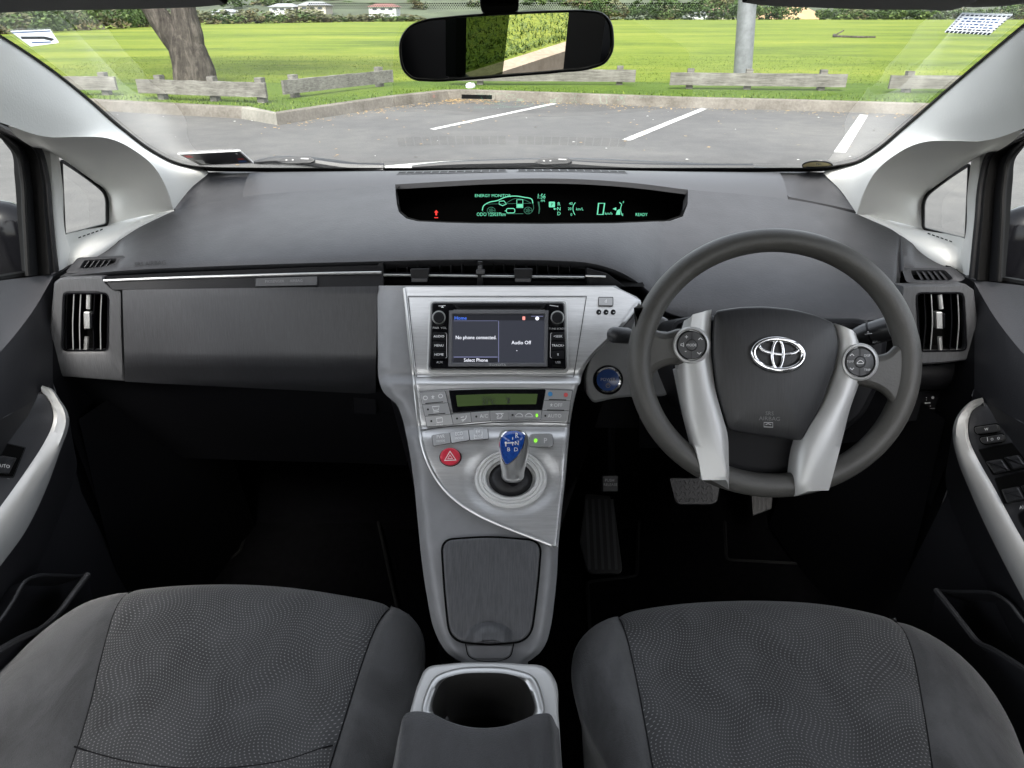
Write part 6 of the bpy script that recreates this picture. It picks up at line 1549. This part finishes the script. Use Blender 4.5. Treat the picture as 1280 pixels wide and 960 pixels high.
for k, (a, b, posts, lab) in enumerate(RAILS):
    t = thing('timber_rail', lab, 'barrier rail', Z(a[0], a[2], .25), 'low timber rails along the field edge')
    p0, p1 = Z(a[0], a[2], .24), Z(b[0], b[2], .24)
    dr = (p1 - p0); L_ = dr.length; dr.normalize(); nrm = V(-dr.y, dr.x, 0); nrm = nrm if nrm.y > 0 else -nrm
    hgt = .20; mb = MB(); G = []
    nn = 14
    for (oy, oz) in ((0, 0), (0, hgt), (.045, hgt), (.045, 0)):
        G.append([p0 + dr * (L_ * i / nn) + nrm * oy + V(0, 0, oz + r2.uniform(-.004, .004)) for i in range(nn + 1)])
    mb.grid(G, WOOD, cv=True); mb.cap([g[0] for g in G], WOOD); mb.cap([g[-1] for g in G], WOOD); mb.build('plank', t, ang=30)
    for x in posts:
        u = (x - a[0]) / (b[0] - a[0]); q = p0 + dr * (L_ * u) + nrm * .05; mb = MB(); e = .055
        P4 = [q + dr * sx_ * e + nrm * ny_ for sx_, ny_ in ((-1, 0), (1, 0), (1, .11), (-1, .11))]
        mb.grid([[V(p.x, p.y, .05) for p in P4], [V(p.x, p.y, q.z + hgt + .055) for p in P4], [V(p.x * .999 + q.x * .001, p.y, q.z + hgt + .06) for p in P4]], WOOD, cu=True); mb.cap([V(p.x, p.y, q.z + hgt + .06) for p in P4], WOOD); mb.build('post', t, ang=20)
# large tree
def bark():
    t = NT('tree_bark'); t.set(.95, 0, .1); g = t.noise(t.coord((7, 7, 1.4)), 1.3, 7, .75, .8); h = t.noise(t.coord(), 6, 6, .7)
    t.base(t.ramp(t.math('ADD', t.math('MULTIPLY', g, .65), t.math('MULTIPLY', h, .35)), [(.36, (.028, .025, .021)), (.5, (.080, .070, .059)), (.66, (.185, .162, .138))])); t.bump(g, 1.0, .12); return t.m
BARK = bark()
tb = Z(250, 106, zt)
tr = thing('tree', 'large rough barked tree with forked trunk standing behind a timber rail', 'tree', tb)
dT = tb.y
def at(px, py, dd=0): return Y(px, py, dT + dd)
def limb(mb, P, R_, n=26, seg=20):
    pts = spline([at(*q) if len(q) <= 3 else q for q in P], n); rad = [r.x for r in spline([V(q, 0, 0) + V(0, i * .001, 0) for i, q in enumerate(R_)], n)]
    k0 = len(mb.v); mb.tube(pts, rad, BARK, seg)
    from mathutils import noise as N_
    c = [p for p in pts for _ in range(seg)]
    for i in range(seg * n):
        v = mb.v[k0 + i]; d = v - c[i]; f = 1 + .16 * N_.noise(V(v.x * 1.6, v.y * 1.6, v.z * .7)) + .10 * N_.noise(V(v.x * 5, v.y * 5, v.z * 1.2)); mb.v[k0 + i] = c[i] + d * f
mb = MB(); s_ = dT * .885 / F * 1.01
limb(mb, [(247, 112), (245, 103), (243, 88), (238, 70), (233, 56), (229, 44)], [q * s_ for q in (27, 22.5, 22, 21.5, 21.5, 18)])
limb(mb, [(236, 66), (222, 50), (208, 34), (193, 13), (181, -4), (150, -50)], [q * s_ for q in (17, 15, 11.5, 9.5, 9, 8)])
limb(mb, [(236, 60), (236, 42), (232, 26), (229, 10), (230, -20), (240, -70)], [q * s_ for q in (18, 14, 12, 11, 11, 9)])
trunk = mb.build('trunk', tr, ang=70)
LEAFD = [mat('leaf_%s' % n, c, .65, spec=.25, var=.3, varscale=.8) for n, c in (('dark', (.030, .055, .016)), ('mid', (.050, .085, .022)), ('light', (.085, .125, .035)))]
def leafblob(mb, c, rad, n, size, rg, mats, hollow=.35):
    cl = [(V(rg.gauss(0, .5), rg.gauss(0, .5), rg.gauss(0, .5)), rg.choice(mats)) for _ in range(max(3, n // 25))]
    out = {}
    for k in range(n):
        q, m = rg.choice(cl); p = q + V(rg.gauss(0, .22), rg.gauss(0, .22), rg.gauss(0, .22))
        if p.length > 1.15: p *= 1.1 / p.length
        p = V(c.x + p.x * rad[0], c.y + p.y * rad[1], c.z + p.z * rad[2])
        a = V(rg.gauss(0, 1), rg.gauss(0, 1), rg.gauss(0, 1)).normalized(); b = a.cross(V(rg.gauss(0, 1), rg.gauss(0, 1), rg.gauss(0, 1))).normalized(); w = size * rg.uniform(.6, 1.3)
        out.setdefault(m, []).append([p - a * w, p + b * w * .55, p + a * w, p - b * w * .55])
    for m, qs in out.items(): mb.add([v for q in qs for v in q], [(4 * i, 4 * i + 1, 4 * i + 2, 4 * i + 3) for i in range(len(qs))], m)
mb = MB()
for k in range(16):
    a = r2.uniform(0, 6.28); d = r2.uniform(.5, 4.5); leafblob(mb, tb + V(math.cos(a) * d - 1, math.sin(a) * d * .8 + 1.5, r2.uniform(4.6, 7.5)), (1.7, 1.7, 1.1), 260, .16, r2, LEAFD)
mb.build('crown', tr, ang=0)
# lamp post
GALV = mat('galvanised_steel', (.15, .16, .165), .55, .3, var=.3, varscale=9)
lb_ = Z(929, 104, zt); lp = thing('lamp_post', 'grey galvanised lamp post standing behind a timber rail', 'lamp post', lb_)
mb = MB(); d_ = lb_.y; a = Y(928, 96, d_); b = Y(934, 6, d_); ax = (b - a).normalized(); w = 10.8 * d_ * .9 / F
base = a - ax * ((a.z - zt) / ax.z); top = base + ax * 8.0
mb.tube([base, base.lerp(top, .2), base.lerp(top, .5), top], [w * 1.05, w * 1.02, w * .9, w * .7], GALV, 24); mb.build('pole', lp)
mb = MB(); mb.tube([top, top + V(0, -.4, .35), top + V(0, -1.4, .55)], [w * .6, w * .5, w * .4], GALV, 12); mb.build('arm', lp)
mb = MB(); mb.box((top.x - .12, top.y - 2.0, top.z + .48), (top.x + .12, top.y - 1.35, top.z + .60), GALV); mb.build('lamp_head', lp)
# fallen branch and small litter
q0 = Z(1042, 45, zt + .05); mb = MB(); L = spline([Z(1042, 44, zt + .1), Z(1052, 45.5, zt + .1), Z(1068, 46, zt + .08), Z(1094, 46.5, zt + .05)], 16); mb.tube(L, [.06, .1, .08, .06] + [.05] * 12, BARK, 6); mb.tube([L[3], L[3] + V(.6, .3, .25)], .04, BARK, 5); tag(mb.build('fallen_branch', None), 'dark fallen branch lying out on the green field', 'branch')
mb = MB(); c = Z(588, 108, zt + .03); mb.grid([[c + V(math.cos(a) * r_, math.sin(a) * r_, h_ + r2.uniform(-.01, .01)) for a in [k * .628 for k in range(10)]] for r_, h_ in ((.08, -.03), (.09, .02), (.06, .05), (.015, .06))], mat('litter_white', (.7, .74, .76), .5), cu=True); tag(mb.build('plastic_litter', None), 'crumpled white plastic litter on the grass behind the kerb corner', 'litter')
# ---- far hedge line, bank and houses
def shrub_mesh(seed, n, size, mats):
    mb = MB(); leafblob(mb, V(0, 0, .5), (.55, .5, .52), n, size, random.Random(seed), mats); o = mb.build('shrub', None, ang=0); return o
PALE = [mat('shrub_%s' % n, c, .7, spec=.2, var=.3, varscale=.5) for n, c in (('olive', (.07, .075, .03)), ('grey_green', (.10, .105, .055)), ('tan', (.14, .12, .06)))]
protos = [shrub_mesh(1, 420, .085, LEAFD), shrub_mesh(2, 420, .085, PALE), shrub_mesh(3, 420, .085, LEAFD + PALE), shrub_mesh(4, 420, .075, [LEAFD[0], LEAFD[0], LEAFD[1]])]
used = set()
DESC = ['dark green bushy shrub in the hedge line beyond the field', 'dry olive brown shrub in the hedge line beyond the field', 'mixed green and brown shrub in the hedge line beyond the field', 'very dark evergreen shrub in the hedge line beyond the field']
def shrub(px, pyb, wpx, hpx, kind):
    pr = protos[kind]
    o = pr if kind not in used else pr.copy()
    if kind in used: COL.objects.link(o)
    used.add(kind)
    p = Z(px, pyb, zt); k = p.y * .885 / F
    o.location = p; o.scale = (wpx * k, wpx * k * .8, hpx * k); o.rotation_euler = (0, 0, r2.uniform(0, 6.28)); o['label'] = DESC[kind]; o['category'] = 'shrub'; o['group'] = DESC[kind].split(' in the')[0] + 's along the far edge of the field'
    return o
def g_edge(px): return interp([(-200, 50), (0, 43), (60, 40), (240, 31), (430, 27.5), (640, 26), (800, 25), (1280, 24.5)], px)
x = -40
while x < 190: w = r2.uniform(26, 44); shrub(x, g_edge(x), w * 1.3, r2.uniform(22, 44), r2.choice((0, 1, 0, 2))); x += w * .55
x = 180
while x < 400: w = r2.uniform(18, 30); shrub(x, g_edge(x), w * 1.4, r2.uniform(11, 16), r2.choice((1, 2, 0, 2))); x += w * .55
x = 400
while x < 520: w = r2.uniform(16, 26); shrub(x, g_edge(x) + .2, w * 1.4, r2.uniform(7, 10), r2.choice((1, 2, 1, 0))); x += w * .55
x = 740
while x < 990: w = r2.uniform(16, 28); shrub(x, g_edge(x), w * 1.4, r2.uniform(10, 24), r2.choice((3, 3, 0, 2))); x += w * .6
x = 1030
while x < 1330: w = r2.uniform(16, 26); shrub(x, g_edge(x), w * 1.4, r2.uniform(11, 17), r2.choice((0, 2, 0, 3))); x += w * .55
for px, b, w, h_, k in ((120, 31, 90, 36, 2), (40, 36, 100, 40, 0), (160, 30, 70, 34, 3), (-20, 40, 110, 46, 3), (300, 22, 80, 20, 3), (420, 22, 100, 20, 2), (900, 22, 110, 24, 3), (780, 22, 90, 22, 0), (980, 22, 90, 24, 3), (835, 24.6, 36, 20, 0)): shrub(px, b, w, h_, k)
BANK = mat('bare_clay_bank', (.30, .20, .10), .95, var=.25, varscale=.3)
mb = MB(); a = [Z(x, 24.3, zt) for x in (978, 990, 1005, 1020, 1036, 1044)]; hh = [0, 1.6, 2.8, 2.9, 2.4, 0]
mb.grid([[p + V(0, 3, 0) for p in a], [p + V(0, 8, q * .6) for p, q in zip(a, hh)], [p + V(0, 14, q) for p, q in zip(a, hh)], [p + V(0, 40, q * .8) for p, q in zip(a, hh)]], BANK); struct('clay_bank', mb, ang=60)
# scattered trees on the slope beyond the hedge
DESC = ['dark green tree among the houses on the far slope', 'dry olive tree among the houses on the far slope', 'mixed green tree among the houses on the far slope', 'very dark tree among the houses on the far slope']
for k in range(130):
    px = r2.uniform(-60, 1330); d_ = r2.uniform(196, 245); o = shrub(px, 25, 30, 20, r2.choice((0, 0, 1, 2, 3, 3)))
    o.location = Y(px, r2.uniform(4, 22), d_); w_ = r2.uniform(14, 40) * d_ * .885 / F; o.scale = (w_ * 1.2, w_, r2.uniform(9, 20) * d_ * .885 / F); i_ = [i for i, p_ in enumerate(protos) if p_.data == o.data][0]; o['label'] = DESC[i_]; o['category'] = 'tree'; o['group'] = DESC[i_].split(' among')[0] + 's on the far slope'
# hill rising behind the hedge
HILLM = mat('wooded_hill', (.045, .058, .030), .95, var=.5, varscale=.09)
mb = MB(); G = []
for d, z0 in ((190, .1), (215, 3), (250, 7), (320, 12), (420, 14)):
    G.append([V(xx, d + 12 * math.sin(xx * .03), z0 * (1 + .25 * math.sin(xx * .021 + 1) + .12 * math.sin(xx * .07))) for xx in range(-320, 330, 10)])
mb.grid(G, HILLM); struct('hill', mb, ang=60)
WALLS = [mat('house_wall_%s' % n, c, .8, var=.05, varscale=1) for n, c in (('white', (.40, .41, .41)), ('cream', (.36, .33, .28)))]
ROOFS = [mat('house_roof_%s' % n, c, .8, var=.1, varscale=1) for n, c in (('grey', (.20, .21, .22)), ('red', (.20, .10, .085)))]
WINM = mat('house_window', (.05, .06, .07), .15)
for px, pyb, wpx, hpx, wl, ro, lab in ((278, 20, 26, 7, 0, 0, 'small white house with grey roof behind the hedge, nearest the tree'), (352, 14, 30, 8, 0, 0, 'white house with grey roof on the rise beyond the hedge'), (390, 13, 34, 9, 1, 0, 'cream house with a grey roof on the rise beyond the hedge'),
    (478, 14, 34, 8, 0, 1, 'white house with red roof left of the rear view mirror'), (872, 22, 24, 8, 0, 0, 'white house with grey roof right of the rear view mirror'), (905, 21, 26, 9, 1, 1, 'cream house with red roof beside the lamp post')):
    p = Y(px, pyb, 182); k = 182 * .885 / F; w, hh = wpx * k, hpx * k
    t = thing('house', lab, 'house', p, 'houses beyond the field'); mb = MB(); mb.box((p.x - w / 2, p.y, p.z - 4), (p.x + w / 2, p.y + 7, p.z + hh * .6), WALLS[wl]); mb.build('wall', t, ang=0)
    mb = MB(); e = .4; z1 = p.z + hh * .6; A = [V(p.x - w / 2 - e, p.y - e, z1), V(p.x + w / 2 + e, p.y - e, z1), V(p.x + w / 2 + e, p.y + 7 + e, z1), V(p.x - w / 2 - e, p.y + 7 + e, z1), V(p.x - w * .3, p.y + 3.5, z1 + hh * .5), V(p.x + w * .3, p.y + 3.5, z1 + hh * .5)]
    mb.add(A, [(0, 1, 5, 4), (1, 2, 5), (2, 3, 4, 5), (3, 0, 4), (3, 2, 1, 0)], ROOFS[ro]); mb.build('roof', t, ang=0)
    for q in (-.28, .02, .3): mb = MB(); mb.box((p.x + q * w - .5, p.y - .04, p.z + hh * .12), (p.x + q * w + .5, p.y + .02, p.z + hh * .45), WINM); mb.build('window', t, ang=0)
CONCT = concrete('tan_concrete', (.20, .155, .11), (.36, .29, .22))
# verge and kerb beside the car at the rear driver side (seen in the mirror)
mb = MB(); A0, A1 = V(1.2, -2.09, 0), V(6.5, -4.32, 0); dr = (A1 - A0).normalized(); nr = V(dr.y, -dr.x, 0)
L0 = [A0.lerp(A1, i / 20) for i in range(21)]
mb.grid([L0, [p + nr * .02 + V(0, 0, .19) for p in L0], [p + nr * .13 + V(0, 0, .20) for p in L0], [p + nr * .14 for p in L0]], CONCT); struct('kerb', mb, ang=30)
mb = MB(); mb.grid([[p + nr * .12 + V(0, 0, .19) for p in L0], [p + nr * 2.5 + V(0, 0, .22) for p in L0], [p + nr * 7 + V(0, 0, .35) for p in L0], [p + nr * 14 + V(0, 0, .6) for p in L0]], GRASS); struct('grass_bank', mb, ang=60)
mb = MB(); blades = [[], [], []]
for k in range(26000):
    u = r2.random(); d = .18 + 5 * r2.random() ** 1.5; p = A0.lerp(A1, u) + nr * d; p.z = .19 + (d - .12) * .0126 if d < 2.5 else .22 + (d - 2.5) * .0289
    h = r2.uniform(.012, .035); w = r2.uniform(.003, .006); a = r2.uniform(0, 6.28); l = r2.uniform(0, .07); q = V(math.cos(a) * w, math.sin(a) * w, 0)
    blades[r2.choice((1, 1, 1, 2))].append((p - q, p + q, p + V(math.cos(a + 1.5) * l, math.sin(a + 1.5) * l, h)))
for g, m in zip(blades, BL): mb.add([v for t_ in g for v in t_], [(3 * i, 3 * i + 1, 3 * i + 2) for i in range(len(g))], m)
o = mb.build('bank_grass_blades', None, ang=0); o['kind'] = 'stuff'; o['label'] = 'grass blades on the bank behind the car, seen in the rear view mirror'
# ================================================================== LIGHT AND CAMERA
w = bpy.data.worlds.new('World'); SC_.world = w; w.use_nodes = True
sk = w.node_tree.nodes.new('ShaderNodeTexSky'); sk.sky_type = 'NISHITA'; sk.sun_disc = False
SUN_EL, SUN_AZ = 52, 188      # azimuth measured clockwise from forward (+y)
sk.sun_elevation = R(SUN_EL); sk.sun_rotation = R(SUN_AZ); sk.dust_density = 3.0; sk.air_density = 1.0; sk.ozone_density = 1.0
hs = w.node_tree.nodes.new('ShaderNodeHueSaturation'); hs.inputs['Saturation'].default_value = .3   # grey overcast light
w.node_tree.links.new(sk.outputs[0], hs.inputs['Color']); w.node_tree.links.new(hs.outputs[0], w.node_tree.nodes['Background'].inputs[0]); w.node_tree.nodes['Background'].inputs[1].default_value = .15
sl = bpy.data.lights.new('sun', 'SUN'); sl.energy = 1.5; sl.angle = R(25); sl.color = (1, .96, .90)
so = bpy.data.objects.new('sun', sl); COL.objects.link(so)
sd = V(math.sin(R(SUN_AZ)) * math.cos(R(SUN_EL)), math.cos(R(SUN_AZ)) * math.cos(R(SUN_EL)), math.sin(R(SUN_EL)))
so.rotation_euler = sd.to_track_quat('Z', 'Y').to_euler(); so.location = (0, 0, 30)
cd = bpy.data.cameras.new('camera'); co = bpy.data.objects.new('camera', cd); COL.objects.link(co)
cd.sensor_width = 36; cd.lens = 36 * F / 1280; cd.clip_start = .02; cd.clip_end = 3000
co.location = CAM; co.rotation_euler = (R(90) - TH, 0, 0); SC_.camera = co
SC_.view_settings.view_transform = 'Standard'; SC_.view_settings.look = 'None'; SC_.view_settings.exposure = 2.25; SC_.view_settings.gamma = 1
SC_.render.resolution_x, SC_.render.resolution_y = 1024, 768
c = SC_.cycles; c.use_denoising = True; c.max_bounces = 8; c.diffuse_bounces = 4; c.glossy_bounces = 4; c.transparent_max_bounces = 12; c.caustics_reflective = False; c.caustics_refractive = False; c.sample_clamp_indirect = 6
